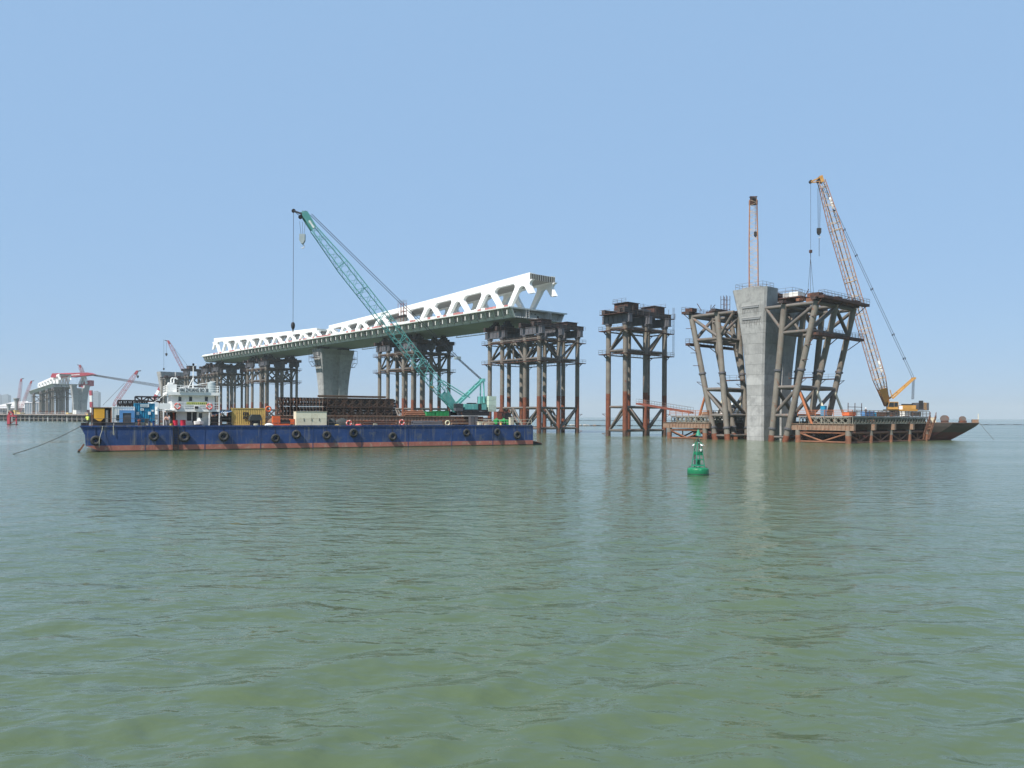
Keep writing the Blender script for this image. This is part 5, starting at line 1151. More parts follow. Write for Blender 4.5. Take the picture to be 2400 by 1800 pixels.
MB(yloc).prism([(1.15, 1.92, 2.4), (2.0, 1.92, 2.4), (2.0, 1.92, 3.45), (1.15, 1.92, 3.45)], (0, .03, 0)).build('cab_window', M_GLASS, cbn, False); MB(yloc).prism([(2.1, 1.92, 2.3), (3.42, 1.92, 2.4), (3.15, 1.92, 3.45), (2.1, 1.92, 3.45)], (0, .03, 0)).build('cab_window', M_GLASS, cbn, False)
MB(yloc).add([(3.52, .8, 2.4), (3.52, 1.85, 2.4), (3.24, 1.85, 3.5), (3.24, .8, 3.5)], [(0, 1, 2, 3)]).build('windscreen', M_GLASS, cbn, False)
cw = MB(yloc).box(-6.3, -3.85, -1.9, 1.9, 1.5, 3.4).build('counterweight', M_STEEL, YC, False); MB(yloc).box(-4.9, -3.86, 1.9, 1.94, 1.9, 3.9).build('rear_panel', M_DARK, cw, False)
for k in range(6): MB(yloc).prism([(-5.75, 1.91, 1.6 + .3 * k), (-5.05, 1.91, 1.9 + .3 * k), (-5.05, 1.91, 2.02 + .3 * k), (-5.75, 1.91, 1.72 + .3 * k)], (0, .02, 0)).build('hazard_stripe', M_YEL, cw, False)
yfoot = yp(2079, 951); ytip = yp(1925, 424)
ptY = boom(YC, yfoot, ytip, (yl * .95 + yf * .1), [(0, .5), (.02, .6), (.12, 1.2), (.80, 1.2), (1.0, .75)], M_BOOMY, M_BOOMW, .10, .045, 74, yb)
for s_ in (1, -1):
    q0, q1, q2, q3 = ptY(0, s_, 1), ptY(0, s_, -1), ptY(.075, s_, -1), ptY(.075, s_, 1); MB().prism([q0, q1, q2, q3], yl * .06 * s_).build('boom_foot_plate', M_YEL, YC, False)
MB().bar(ptY(.02, 0, .0), ptY(.97, 0, 0.35), .5, .12).build('boom_walkway', M_SHEET, YC, False)
for f_ in (.145, .87): MB().bar(ptY(f_, .9, -.6) , ptY(f_ + .05, .9, -.6), .5, .06, up=tuple(yl)).build('white_sign', M_WP, YC, False)
for f_ in (.12, .34, .55, .78):
    for (a_, b_) in (((1, 1), (1, -1)), ((-1, -1), (-1, 1)), ((1, 1), (-1, 1)), ((1, -1), (-1, -1))): MB().tube(ptY(f_, *a_), ptY(f_, *b_), .09, n=5).build('boom_frame', M_BOOMW, YC)
hd = ytip - yb; yax = (ytip - yfoot).normalized(); yn = yp(1900, 426) - yb
MB().bar(hd - yax * .5 + yl * .7, hd + yax * 1.2 + yl * .6, .25, .8).bar(hd - yax * .5 - yl * .7, hd + yax * 1.2 - yl * .6, .25, .8).bar(hd + yl * .8 + yax * .8, hd - yl * .8 + yax * .8, .5, .5).build('boom_head', M_YEL, YC, False)
for s_ in (.4, -.4): MB().bar(hd + yax * .9 + yl * s_, yn + yl * s_ * .6, .18, .24).bar(hd - yax * .2 + yl * s_, yn + yl * s_ * .6 + Vector((0, 0, -.2)), .12, .12).build('jib_nose', M_YEL, YC, False)
for c_, r_ in ((yn, .42), (hd + yax * .8, .5), (hd - yax * .1 + yf * .8, .45)):
    MB(lambda p: c_ + yl * p.z + yf * p.x + Vector((0, 0, p.y))).lathe([(r_, -.3), (r_ * .8, -.05), (r_ * .8, .05), (r_, .3)], n=14).build('sheave', M_DARK, YC)
hook(YC, yp(1920, 440), yp(1920, 551).z, yb, 4, .3, M_BLACK, 1.15, yf)
q = yp(1920, 551) - yb; MB().tube(q + Vector((0, 0, -.6)), q + Vector((0, 0, -5.3)), .06, n=5).build('sling', M_ROPE, YC, False)
yb2 = yp(1900, 587) - yb; MB().tube(yn, yb2, .04, n=5).build('hoist_rope', M_ROPE, YC, False)
o = MB(lambda p: yb2 + p).box(-.3, .3, -.3, .3, -.6, .1).build('headache_ball', M_WALK, YC, False)
base_sl = RF.location
for k, xx in enumerate((1893, 1899.5, 1907)): MB().tube(yb2 + Vector((0, 0, -1.8)), yp(xx, 690) - yb, .045, n=4).build('sling', M_ROPE, YC, False)
MB().tube(yb2 + Vector((0, 0, -.6)), yb2 + Vector((0, 0, -1.8)), .08, n=5).build('sling', M_ROPE, YC, False)
ygt = yp(2141, 887); ygf = yp(2088, 934); ygr = yp(2139, 936)
for s_ in (1.0, -1.0):
    MB().bar(ygf + yl * s_ - yb, ygt + yl * s_ * .6 - yb, .28, .34).build('mast_leg', M_YEL, YC, False)
    MB().tube(yp(2082, 914) + yl * s_ - yb, ygf + yl * s_ * .9 - yb, .12, n=6).build('backstop', M_YEL, YC)
    MB().tube(ygt + yl * s_ * .5 - yb, ytip + yl * s_ * .5 - yb, .05, n=5).build('pendant', M_ROPE, YC, False)
    for f_ in (.1, .22, .45, .62, .75, .85): c_ = (ygt + yl * s_ * .5).lerp(ytip + yl * s_ * .5, f_) - yb; MB(lambda p: c_ + p).box(-.1, .1, -.1, .1, -.25, .25).build('pendant_link', M_DARK, YC, False)
for f_ in (.3, .65): MB().bar(ygf.lerp(ygt, f_) + yl * .85 - yb, ygf.lerp(ygt, f_) - yl * .85 - yb, .22, .22).build('mast_cross_tie', M_YEL, YC, False)
MB().bar(ygt + yl * .8 - yb, ygt - yl * .8 - yb, .5, .5).build('gantry_head', M_YEL, YC, False)
for s_ in (-.6, -.35, -.1, .15, .4, .65): MB().tube(ygt + yl * s_ - yb, ygr + yl * s_ - yb, .03, n=4).build('luffing_rope', M_ROPE, YC, False)
# deck loads on the platform
def pl_thing(name, label, cat, s, t, z=5.86): return thing(name, label, cat, fr(s, t, z), ANG)
for s, t, sx, sy, sz, m, lb in ((-98.6, -1.5, 1.6, 3.4, 1.0, M_LBLUE, 'faded blue tool chest on the long platform left of the crane'), (-98, 5.2, 1.5, 4.6, .9, M_RBRACE, 'rusty brown timber bundle in the middle of the long platform'), (-91.5, -7.5, 1.0, 1.0, 2.2, M_CBLUE, 'narrow dark blue portable toilet on the long platform'), (-98.9, 17.5, 1.2, 3.0, 1.1, M_CWHITE, 'pale equipment case on the long platform just left of the crane'), (-97.8, -8.5, 1.6, 3.2, .8, M_ORANGE, 'orange formwork stack at the left corner of the long platform')):
    t_ = pl_thing('site_load', lb, 'load', s, t); MB().box(-sx / 2, sx / 2, -sy / 2, sy / 2, .1, sz).build('body', m, t_, False); MB().box(-sx / 2 - .05, sx / 2 + .05, -sy / 2 - .05, sy / 2 + .05, sz, sz + .07).build('lid', m, t_, False)
    for y in (-sy / 3, sy / 3): MB().box(-sx / 2, sx / 2, y - .1, y + .1, 0, .1).build('bearer', M_DARK, t_, False)
rk = pl_thing('pipe_rack', 'rusty open pipe rack standing on the long platform', 'rack', -97.2, -4.5)
for y in (-3.2, 0, 3.2): MB().tube((0, y, 0), (0, y, 2.9), .08, n=6).build('upright', M_WALK, rk)
for z_ in (1.0, 2.0): MB().tube((0, -3.4, z_), (0, 3.4, z_), .06, n=6).build('bar', M_WALK, rk)
for s, t, l, m, lb in ((-63, -10, 4, M_WALK, 'rusty steel offcuts heap on the short platform'), (-58, -4, 3, M_CREAM, 'pale formwork stack on the short platform')):
    t_ = pl_thing('site_load', lb, 'load', s, t)
    for k in range(4): MB().box(-l / 2 + .2 * k, l / 2 - .1 * k, -.9 + .1 * k, .9 - .1 * k, .02 + .25 * k, .24 + .25 * k).build('plank', m, t_, False)
person('person in dark clothes on the left end of the long platform', fr(-99.4, -4.0, 5.86), R(150), M_NAVY, M_NAVY, .0, M_WP, .3)
person('worker with white helmet on top of the right leaning frame', fr(-76.6 - 17.2, 1.5, 32.0), R(120), M_GREYCL, M_NAVY, .0, M_WP, .3)

for i, (s, t, m, lb) in enumerate(((-99.2, 1.0, M_CBLUE, 'blue oil drum on the long platform near the rail, left of the crane'), (-99.2, 9.5, M_WALK, 'rusty oil drum on the long platform beside the brown timber bundle'), (-99.5, 14.0, M_CWHITE, 'whitish oil drum on the long platform left of the pale case'))):
    t_ = pl_thing('oil_drum', lb, 'drum', s, t); MB().lathe([(.3, 0), (.32, .02), (.3, .3), (.32, .32), (.3, .6), (.32, .62), (.3, .9)], n=14).build('body', m, t_); MB().lathe([(.28, .9), (.27, .92)], n=14).build('lid', M_DARK, t_)
def bundle(label, u0x, u1x, w, z, n, r, m, name='pipe_bundle', cat='pipes'):
    u0, u1 = bu(u0x, w), bu(u1x, w); t_ = thing(name, label, cat, bpt(u0, w, z), BANG); k = 0
    for row in range(n):
        for j in range(n - row):
            MB().tube((random.uniform(0, .3), (j + row * .5) * 2 * r, r + row * 1.73 * r), (u1 - u0 - random.uniform(0, .4), (j + row * .5) * 2 * r, r + row * 1.73 * r), r, n=10).build('pipe', m, t_)
bundle('bundle of rusty pipes lying on the bund right of the truss stack', 948, 998, 5.6, 5.45, 3, .18, M_RBRACE); bundle('bundle of grey pipes on the deck in front of the brown bund', 965, 1040, 2.8, DK, 3, .16, M_STEEL); bundle('short stack of timber poles by the right rail', 1130, 1160, 1.4, DK, 3, .14, M_SHEET); bundle('rusty tubes lying on the deck right of the larger tarpaulin heap', 850, 930, 2.6, DK, 3, .17, M_WALK)
for x, w, lb in ((600, .7, 'coil of pale rope on the deck edge below the yellow container'), (880, .9, 'coil of pale rope on the deck edge right of the red sheeting'), (1140, .9, 'coil of pale rope near the timber poles')):
    t_ = thing('rope_coil', lb, 'rope', bpt(bu(x, w), w, DK), BANG)
    for k in range(4): MB().torus((0, 0, .06 + .1 * k), (0, 0, 1), .38 - .03 * k, .055, 20, 6).build('rope_turn', M_ROPEL, t_)
# --- deck cargo vessel behind the frames, with its own crane
sa = Vector((-0.905, 0.425, 0)).normalized(); sl_ = Vector((-sa.y, sa.x, 0)); bow = Vector((115.9, 190.5, 0)); sang = math.atan2(sa.y, sa.x)
SH = thing('cargo_vessel', 'low rusty cargo vessel with raked bow moored behind the long platform', 'vessel', bow, sang)
def ship_hull():
    SLn, hb = 66.0, 5.2; st_ = [(0, .9), (2.5, 2.2), (6, 4.2), (11, hb), (20, hb), (35, hb), (50, hb), (SLn, hb)]
    lv = [(-1.2, 8.2, .55), (.0, 6.2, .75), (2.0, 3.0, .92), (3.4, .9, .98), (4.3, 0.0, 1.0)]
    for k, ((z0, r0, w0), (z1_, r1, w1)) in enumerate(zip(lv, lv[1:])):
        mb = MB()
        for sg in (1, -1):
            vs = []; n = len(st_)
            for zz, rk_, ww in ((z0, r0, w0), (z1_, r1, w1)):
                for x, y in st_: vs.append((rk_ + x * (SLn - rk_) / SLn, sg * y * (ww if x < 12 else 1), zz))
            mb.add(vs, [((i, i + 1, n + i + 1, n + i) if sg < 0 else (n + i, n + i + 1, i + 1, i)) for i in range(n - 1)])
            if sg > 0: a_ = vs
            else: mb.add([a_[0], vs[0], vs[n], a_[n]], [(0, 1, 2, 3)]); mb.add([a_[n - 1], vs[n - 1], vs[2 * n - 1], a_[2 * n - 1]], [(3, 2, 1, 0)])
        mb.build('hull_strake', M_SHIPG if k >= 2 else M_SHIP, SH, False)
    top = [(x, y) for x, y in st_]; MB().prism([(x, y, 4.28) for x, y in top] + [(x, -y, 4.28) for x, y in top[::-1]], (0, 0, .12)).build('deck', M_DECK, SH, False)
    for x, r_ in ((7.5, .95), (3.6, .7)):
        MB(lambda p: Vector((x + p.x, p.z - 1.2, 5.3 + p.y))).lathe([(r_, 0), (r_, .15), (r_ * .5, .16), (r_ * .5, 2.0), (r_, 2.01), (r_, 2.16)], n=18).build('windlass', M_RAIL, SH)
        MB().box(x - .8, x + .8, -1.3, 1.3, 4.4, 4.9).build('windlass_bed', M_WALK, SH, False)
    MB().box(.2, 1.6, -.8, .8, 4.4, 5.2).build('bow_fairlead', M_SHEET, SH, False); MB().box(.15, .3, -.1, .1, 4.4, 6.6).build('bow_post', M_CREAM, SH, False)
    MB().box(12, 40, -3.6, 3.6, 4.4, 5.2).build('hatch_coaming', M_SHEET, SH, False); MB().box(9.6, 11.2, 1.5, 3.0, 4.4, 5.6).build('locker', M_CREAM, SH, False)
    o = MB().box(56, 64, -3.8, 3.8, 4.4, 7.0).box(57, 63, -3.2, 3.2, 7.0, 9.4).build('wheelhouse', M_WP, SH, False)
    for k in range(5): MB().box(57.5 + 1.1 * k, 58.3 + 1.1 * k, 3.2, 3.24, 8.0, 8.9).build('window', M_GLASS, o, False)
    for k in range(4): MB().box(56.95, 57.0, -2.6 + 1.4 * k, -1.6 + 1.4 * k, 8.0, 8.9).build('window', M_GLASS, o, False)
ship_hull()
cb_ = bow + sa * 50.5; cb_.z = 5.22
C2 = thing('crawler_crane', 'crane with slim upright red-brown boom rising behind the tall bare pier', 'crane', cb_)
f2 = Vector((-.35, -.94, 0)).normalized(); l2 = Vector((-f2.y, f2.x, 0))
def loc2(p): return f2 * p.x + l2 * p.y + Vector((0, 0, p.z))
for sg in (1, -1): MB(loc2).box(-3, 3, sg * 1.8 - .4, sg * 1.8 + .4, -.8, .1).build('track_frame', M_DARK, C2, False)
MB(loc2).box(-4, 1.6, -1.4, 1.4, .2, 1.9).build('machinery_house', M_YEL, C2, False); MB(loc2).box(1.6, 2.8, .6, 1.6, .3, 2.1).build('cab', M_YEL, C2, False); MB(loc2).box(-5.2, -4, -1.5, 1.5, .2, 1.9).build('counterweight', M_DARK, C2, False)
bt = W(1765.5, 470, 213.5); bf_ = cb_ + loc2(Vector((1.4, 0, .9))); bf_.x = W(1768, 900, bf_.y).x
pt2 = boom(C2, bf_, bt, l2, [(0, .5), (.08, 1.25), (.8, 1.15), (1, .95)], M_BOOMY, M_BOOMW, .13, .045, 70, cb_)
MB(lambda p: bt - cb_ + p).box(-1.1, 1.1, -.5, .5, -1.2, 0).box(-.8, -.5, -.5, .5, 0, .9).box(.5, .8, -.5, .5, 0, .9).box(-1.0, 1.0, -.4, .4, .9, 1.1).build('boom_head', M_WALK, C2, False)
MB(lambda p: bt - cb_ + Vector((p.z, p.x - .7, p.y + .3))).lathe([(.5, -.5), (.4, -.1), (.4, .1), (.5, .5)], n=14).build('sheave', M_DARK, C2)
hook(C2, bt + Vector((.2, -1.6, 0)), W(1765, 556, 212).z, cb_, 3, .25, M_BLACK, 1.0, l2)
rope('mooring_rope', 'thin mooring rope falling from the cargo vessel bow into the water', [bow + Vector((.3, 0, 4.2)), W(2309, 1008, 189.6), W(2330, 1031, 188.5)], .05, MATS['rope_dark'])

# ------------------------------------------------------------------ green lateral buoy
BD = H * F / (1113 - yh(1636)); bc = W(1636, 1113, BD); bc.z = 0.0
BU = thing('navigation_buoy', 'green conical navigation buoy floating in front of the pier', 'buoy', bc, R(20))
BU.rotation_euler = (R(-1.5), R(1.2), R(20)); q = BD / F * 100 / 1037 * 1.0
MB().lathe([(.6, -.7), (.92, -.5), (.97, -.05), (1.0, 0.1), (1.0, .52), (.97, .60), (.88, .66), (.55, .72)], n=36).build('float', M_BUOY, BU)
MB().torus((0, 0, .08), (0, 0, 1), .985, .035, 36, 6).build('rubbing_band', M_TARP, BU)
for k in range(4):
    a_ = R(45 + 90 * k); MB().torus((.78 * math.cos(a_), .78 * math.sin(a_), .72), (-math.sin(a_), math.cos(a_), 0), .07, .02, 10, 5).build('lifting_eye', M_DARK, BU)
zt_ = 3.15
def lg(a_, z_): r_ = .64 - .40 * (z_ - .68) / (zt_ - .68); return Vector((r_ * math.cos(a_), r_ * math.sin(a_), z_))
for k in range(4):
    a_ = R(40 + 90 * k); MB().tube(lg(a_, .66), lg(a_, zt_), .048, n=6).build('tower_leg', M_BUOYL, BU)
def ringb(z0, z1_, nm, m, ins=0.0):
    o_ = MB()
    for k in range(4):
        a_, b_ = R(40 + 90 * k), R(130 + 90 * k); o_.add([lg(a_, z0) * 1, lg(b_, z0), lg(b_, z1_), lg(a_, z1_)], [(0, 1, 2, 3)])
    return o_
for z0, z1_, nm, m in ((1.88, 2.20, 'band_board', M_BUOY), (.84, .98, 'band_board', M_BUOYL), (1.42, 1.5, 'band_board', M_BUOYL), (1.86, 1.92, 'band_board', M_BUOYL)):
    for k in range(4):
        a_, b_ = R(40 + 90 * k), R(130 + 90 * k); n_ = Vector((math.cos((a_ + b_) / 2), math.sin((a_ + b_) / 2), 0)) * .03
        MB().prism([lg(a_, z0), lg(b_, z0), lg(b_, z1_), lg(a_, z1_)], n_).build(nm, m, BU, False)
MB().box(-.17, .17, -.14, .14, .9, 1.42).build('battery_box', M_BUOY, BU, False); MB().tube((-.38, .0, .7), (-.36, 0, 1.95), .06, n=8).build('cable_duct', M_TARP, BU)
MB().prism([(-.17, -.42, 2.46), (.17, -.42, 2.46), (0, -.42, 2.22)], (0, .03, 0)).build('radar_reflector', M_WP, BU, False)
MB().box(-.55, .55, -.04, .04, 2.93, 2.97).box(-.04, .04, -.55, .55, 2.93, 2.97).build('solar_arm', M_BUOYL, BU, False)
for sx, sy in ((1, 0), (-1, 0), (0, 1), (0, -1)):
    c_ = Vector((sx * .52, sy * .52, 2.84)); t1_ = Vector((-sy, sx, 0)) * .09; d_ = Vector((sx * .09, sy * .09, -.09))
    MB().prism([c_ - t1_ - d_, c_ + t1_ - d_, c_ + t1_ + d_, c_ - t1_ + d_], Vector((sx * .02, sy * .02, .02))).build('solar_panel', M_WP, BU, False)
MB().box(-.06, .06, -.14, .14, 3.02, 3.13).build('white_plate', M_WP, BU, False); MB().lathe([(.2, 3.15), (.22, 3.2), (.1, 3.22), (.11, 3.42), (.06, 3.5)], n=14).build('lantern', M_DARK, BU)
for k in range(3):
    a_ = R(30 + 120 * k); MB().tube((.2 * math.cos(a_), .2 * math.sin(a_), 3.18), (.07 * math.cos(a_), .07 * math.sin(a_), 3.7), .02, n=5).build('top_strut', M_BUOYL, BU)
MB().lathe([(.26, 3.72), (.25, 3.75), (.09, 4.22), (.05, 4.3)], n=20).build('top_cone', M_BUOYL, BU)

# ------------------------------------------------------------------ floating booms on the far water
def float_line(name, label, pts, r, m, debris=0):
    p0 = Vector(pts[0]); th = thing(name, label, 'floating boom', p0)
    a_, b_ = Vector(pts[0]), Vector(pts[-1]); L = (b_ - a_).length; n = max(6, min(60, int(L / 5)))
    for k in range(n):
        p, q_ = a_.lerp(b_, (k + .05) / n) - p0, a_.lerp(b_, (k + .95) / n) - p0; w_ = Vector((0, 0, .12 * math.sin(k * 1.7))); MB().tube(p + w_, q_ + w_, r, n=7).build('float_tube', m, th)
    MB().tube((0, 0, 0), b_ - a_, r * .4, n=5).build('cable', M_DARK, th)
    return th, a_, b_
def at_water(x, y): D = H * F / (y - yh(x)); p = W(x, y, D); p.z = 0.1; return p
D1 = at_water(1300, 998.5); 
th, a_, b_ = float_line('floating_boom', 'dark floating boom with pale rubble heaped on it between the two towers', [at_water(1290, 998.5), at_water(1610, 998.5)], .35, M_DARK)
for k in range(26):
    f_ = random.uniform(.10, .32) if k < 19 else random.uniform(.85, .99); c_ = a_.lerp(b_, f_) - a_; s_ = random.uniform(.5, 1.3)
    MB(lambda p: c_ + Vector((p.x * s_ * 1.6, p.y * s_, p.z * s_ * .8))).lathe([(.5, 0), (.8, .3), (.6, .8), (.25, 1.0)], n=7).build('rubble', M_CONC if k % 3 else M_SHEET, th, False)
float_line('floating_boom', 'thin far floating boom line behind the rubble boom', [at_water(1280, 985.6), at_water(1640, 986.4)], .45, M_DARK)
float_line('floating_boom', 'dark floating boom reaching the right edge of the view past the vessel bow', [at_water(2296, 996), at_water(2460, 996)], .34, M_DARK)

# ------------------------------------------------------------------ far left: second span, pier, jetty, cranes, town
p3, _s = pier('distant concrete pier half hidden behind the deckhouse', 404, 0, 36.0, horns=False)
lean_frame('distant leaning tube frame around the half hidden pier', 404, 0, -1)
p4, _s = pier('far concrete pier with forked top left of the barge', 742, 8, 36.0)
far_top = lambda s: 49.2 - (s - 772) * 0.053; far_deck = lambda s: 38.2 - (s - 772) * 0.036
FB = make_bridge('bridge_span', 'far white-trussed bridge span curving down behind the left pier', 772, 921, [777 + 17.5 * i for i in range(8)], [], far_top, lambda s: 2.0, far_deck, 0, ribs=False)
def far_tower(s, label):
    th = thing('support_tower', label, 'tower', fr(s, 0), ANG, 'far support towers'); z = far_deck(s) - 5
    for x in (0, 9):
        for y in (10, 0, -10): band_pile(x, y, z, .8, 9, 8).build('pile', PM, th)
    for y in (10, 0, -10): MB().box(-2, 11, y - .7, y + .7, z, z + 1.6).build('cap_beam', M_STEEL, th, False)
    for zz in (z - 2, z - 9): MB().box(-2, 11, -12, 12, zz - .4, zz).build('walkway', M_WALK, th, False)
    for y0, y1 in ((10, 0), (0, -10)): MB().tube((0, y0, z - 9), (0, y1, z - 2), .4, n=6).build('brace', M_BRACE, th); MB().tube((0, y0, z - 2), (0, y1, z - 9), .4, n=6).build('brace', M_BRACE, th)
    MB().box(2, 7, -9, 9, z + 1.6, z + 1.72).build('header_beam', M_DARK, th, False)
for s, lb in ((778, 'far support tower nearest the forked pier'), (812, 'second far support tower left of the forked pier'), (850, 'third far support tower under the curving span'), (895, 'leftmost far support tower under the curving span')): far_tower(s, lb)
pw = thing('sheet_panel', 'rusty upright formwork sheet leaning among the far support towers', 'panel', fr(800, -6, 5), ANG)
for k in range(6): MB().box(1.6 * k, 1.6 * k + 1.5, -.2, 0.0, 0, 13).build('plank', M_RBRACE, pw, False)
# jetty
def jetty():
    a_, b_ = at_water(-60, 984.5), at_water(212, 988.5); a_.z = b_.z = 0; d_ = (b_ - a_); L = d_.length; ang = math.atan2(d_.y, d_.x)
    th = thing('jetty', 'long low piled jetty across the far left water', 'jetty', a_, ang)
    n = 12
    for k in range(n): MB().box(L * k / n + .1, L * (k + 1) / n - .1, -2, 60, 4.6, 5.4).build('deck_slab', M_JETTY, th, False)
    for k in range(26):
        x = L * (k + .5) / 26
        for y in (0, 12): MB().tube((x, y, -1), (x, y, 4.6), .75, n=8).build('pile', M_CONC if k % 4 == 1 else M_PILE, th)
    for k in range(25): MB().tube((L * (k + .5) / 26, 0, 1.8), (L * (k + 1.5) / 26, 0, 1.8), .35, n=6).build('brace', M_STEEL, th)
    MB().box(0, L, 20, 21, 0, 4.6).build('rear_wall', M_DARK, th, False)
    MB().rail([(0, -1.8, 5.4), (L, -1.8, 5.4)], h=1.2, r=.07, step=6).build('railing', M_LPLATE, th, False)
    for k in range(9):
        x = L * random.uniform(.05, .95); MB().box(x, x + random.uniform(2, 6), 2, 5, 5.4, 5.4 + random.uniform(1, 3)).build('deck_cargo', random.choice([M_SHEET, M_CWHITE, M_STEEL, M_CYEL, M_WALK]), th, False)
jetty()
fb = thing('work_float', 'orange-brown float moored at the far jetty', 'float', at_water(52, 985.4)); MB().box(-9, 9, 1, 6, -.5, 1.8).build('hull', M_ORUST, fb, False); MB().box(-6, -2, 2, 5, 1.8, 4.4).build('cabin', M_CREAM, fb, False); MB().box(2, 8, 2, 5, 1.8, 2.8).build('cargo', M_DARK, fb, False)
# red steel dolphin
rd = at_water(29, 995.6); rd.z = 0; q = rd.y / F; RD = thing('steel_dolphin', 'small crimson steel frame standing in the far left water', 'dolphin', rd)
hgt = 31 * q
for x, w_ in ((-1.6, 1.3), (2.0, .5)): MB().box(x - w_ / 2, x + w_ / 2, -w_ / 2, w_ / 2, -1, hgt * .66).build('post', M_RED, RD, False)
MB().box(-2.4, 2.5, -.7, .7, .0, .35).build('base_beam', M_DARK, RD, False); MB().box(-2.3, 2.4, -.7, .7, hgt * .62, hgt * .70).build('deck', M_RED, RD, False); MB().bar((-1, 0, .4), (1.9, 0, hgt * .40), .35, .35).build('brace', M_GANG, RD, False)
for x in (-1.6, .2): MB().box(x - .3, x + .3, -.4, .4, hgt * .7, hgt).build('mast', M_RED, RD, False)
MB().box(-1.9, .5, -.4, .4, hgt * .9, hgt).build('top_beam', M_RED, RD, False)
# far lattice cranes
def far_crane(label, tip_px, foot_px, D, hw, hooks=(), pend=None, m=M_PINK, z0=5.4):
    tip_, ft = W(*tip_px, D), W(*foot_px, D); base_ = Vector((ft.x, ft.y + 2, z0)); th = thing('lattice_crane', label, 'crane', base_, 0, 'far red cranes')
    boom(th, ft, tip_, Vector((0, 1, 0)), [(0, hw * .4), (.1, hw), (.8, hw), (1, hw * .5)], m, m, .15, .07, 26, base_)
    ax_ = (tip_ - ft).normalized(); MB().bar(tip_ - ax_ * 3.2 - base_, tip_ + ax_ * .4 - base_, hw * 1.0, hw * 1.0).build('boom_head', M_RED, th, False)
    sg = -1 if tip_.x < ft.x else 1
    MB().bar(tip_ - base_, tip_ + Vector((sg * 3.0, 0, .4)) - base_, .6, .7).build('jib_nose', M_DARK, th, False)
    MB().box(-6 if sg > 0 else -2, 2 if sg > 0 else 6, -2, 2, .2, max(1.5, min(5, ft.z - z0))).build('machinery_house', M_RED, th, False); MB().box(-4, 4, -3, 3, -.0, 1.2).build('track', M_DARK, th, False)
    for (x, y0, y1, s_) in hooks:
        a_, b_ = W(x, y0, D) - base_, W(x, y1, D) - base_; MB().tube(a_, b_, .12, n=4).build('hoist_rope', M_ROPE, th, False); MB(lambda p: b_ + p).lathe([(.3 * s_, 1.6 * s_), (.9 * s_, 1.2 * s_), (.9 * s_, .2 * s_), (.3 * s_, -.8 * s_)], n=8).build('hook_block', M_DARK, th, False)
    if pend: MB().tube(W(*pend[0], D) - base_, W(*pend[1], D) - base_, .14, n=4).build('pendant', M_ROPE, th, False)
    return th
far_crane('far red crane with near-vertical boom at the left edge, left of the pair', (50, 888), (41, 966), 900, 1.15)
far_crane('far red crane with boom leaning right, right of the pair at the left edge', (74, 893), (46, 966), 930, 1.1)
far_crane('far pink-red crane leaning right between forked pier and deckhouse', (322, 870), (266, 951), 640, 1.3, ((323, 872, 884, 1.0),), ((292, 898), (241, 950)))
far_crane('far red crane with two hanging lines rising above the deckhouse mast', (394, 799), (432, 872), 720, 1.2, ((384, 795, 866, .9), (390, 798, 832, 1.2)), ((409, 817), (444, 863)), z0=5.0)
far_crane('far dark red crane tip above the red floating boom', (187, 856), (197, 884), 880, 1.5, (), None)
# red floating sheerlegs with its boom lowered over the pier
SD = 850; s0_ = W(140, 960, SD); SGL = thing('floating_crane', 'large red and white floating crane with its boom lowered over the forked pier', 'floating crane', Vector((W(300, 960, SD).x, SD, 0)))
sb = SGL.location
def sp_(x, y, D=SD): return W(x, y, D) - sb
def poly_px(pts, D, thick, name, m): MB().prism([sp_(x, y, D) for x, y in pts][::-1], (0, thick, 0)).build(name, m, SGL, False)
poly_px([(119, 882), (122, 875), (142, 874.5), (205, 873), (216, 877), (207, 879.5), (166, 884), (150, 883), (119, 885)], SD - 6, 10, 'boom', M_RED)
for k in range(13): poly_px([(164 + 1.8 * k, 880.4 - .12 * k), (165.2 + 1.8 * k, 880.3 - .12 * k), (165.2 + 1.8 * k, 878.2 - .12 * k), (164 + 1.8 * k, 878.3 - .12 * k)], SD - 6.3, .2, 'boom_lettering', M_WP)
for a_, b_, w_, m in (((196, 880), (187, 900), 2.2, M_WP), ((198, 880), (204, 900), 2.2, M_WP), ((200, 883), (193, 900), 1.4, M_LPLATE)): MB().bar(sp_(*a_), sp_(*b_), w_, w_).build('frame_leg', m, SGL, False)
poly_px([(184, 897), (190, 893), (197, 896), (204, 892), (211, 891), (211, 904), (203, 905), (197, 909), (184, 907)], SD, 8, 'spreader_block', M_RED)
for (y0, y1, m) in ((915, 927, M_RED), (927, 942, M_WP), (942, 955, M_RED), (955, 968, M_WP)):
    f0, f1 = (y0 - 915) / 55, (y1 - 915) / 55; MB().bar(sp_(213 + 2 * f0, y0), sp_(213 + 2 * f1, y1), 2.6, 2.6).build('leg_section', m, SGL, False)
for k in range(6): MB().tube(sp_(214, 876.5 + .7 * k, SD + k), sp_(378, 902 + 1.3 * k, SD + k), .22, n=4).build('stay_rope', M_ROPE, SGL, False)
for k, m in enumerate((M_RED, M_WP, M_RED, M_WP)):
    f0, f1 = k / 4, (k + 1) / 4; MB().bar(sp_(378 - 22 * f0, 905 + 40 * f0), sp_(378 - 22 * f1, 905 + 40 * f1), 3, 3).build('back_leg', m, SGL, False); MB().bar(sp_(384 + 4 * f0, 905 + 40 * f0), sp_(384 + 4 * f1, 905 + 40 * f1), 3, 3).build('back_leg', m, SGL, False)
MB().box(sp_(198, 960).x, sp_(395, 960).x, -10, 10, -1.5, 5).build('pontoon', M_STEEL, SGL, False)
MB().box(sp_(352, 960).x, sp_(392, 960).x, -8, 8, 5, 14).build('deckhouse', M_WP, SGL, False)
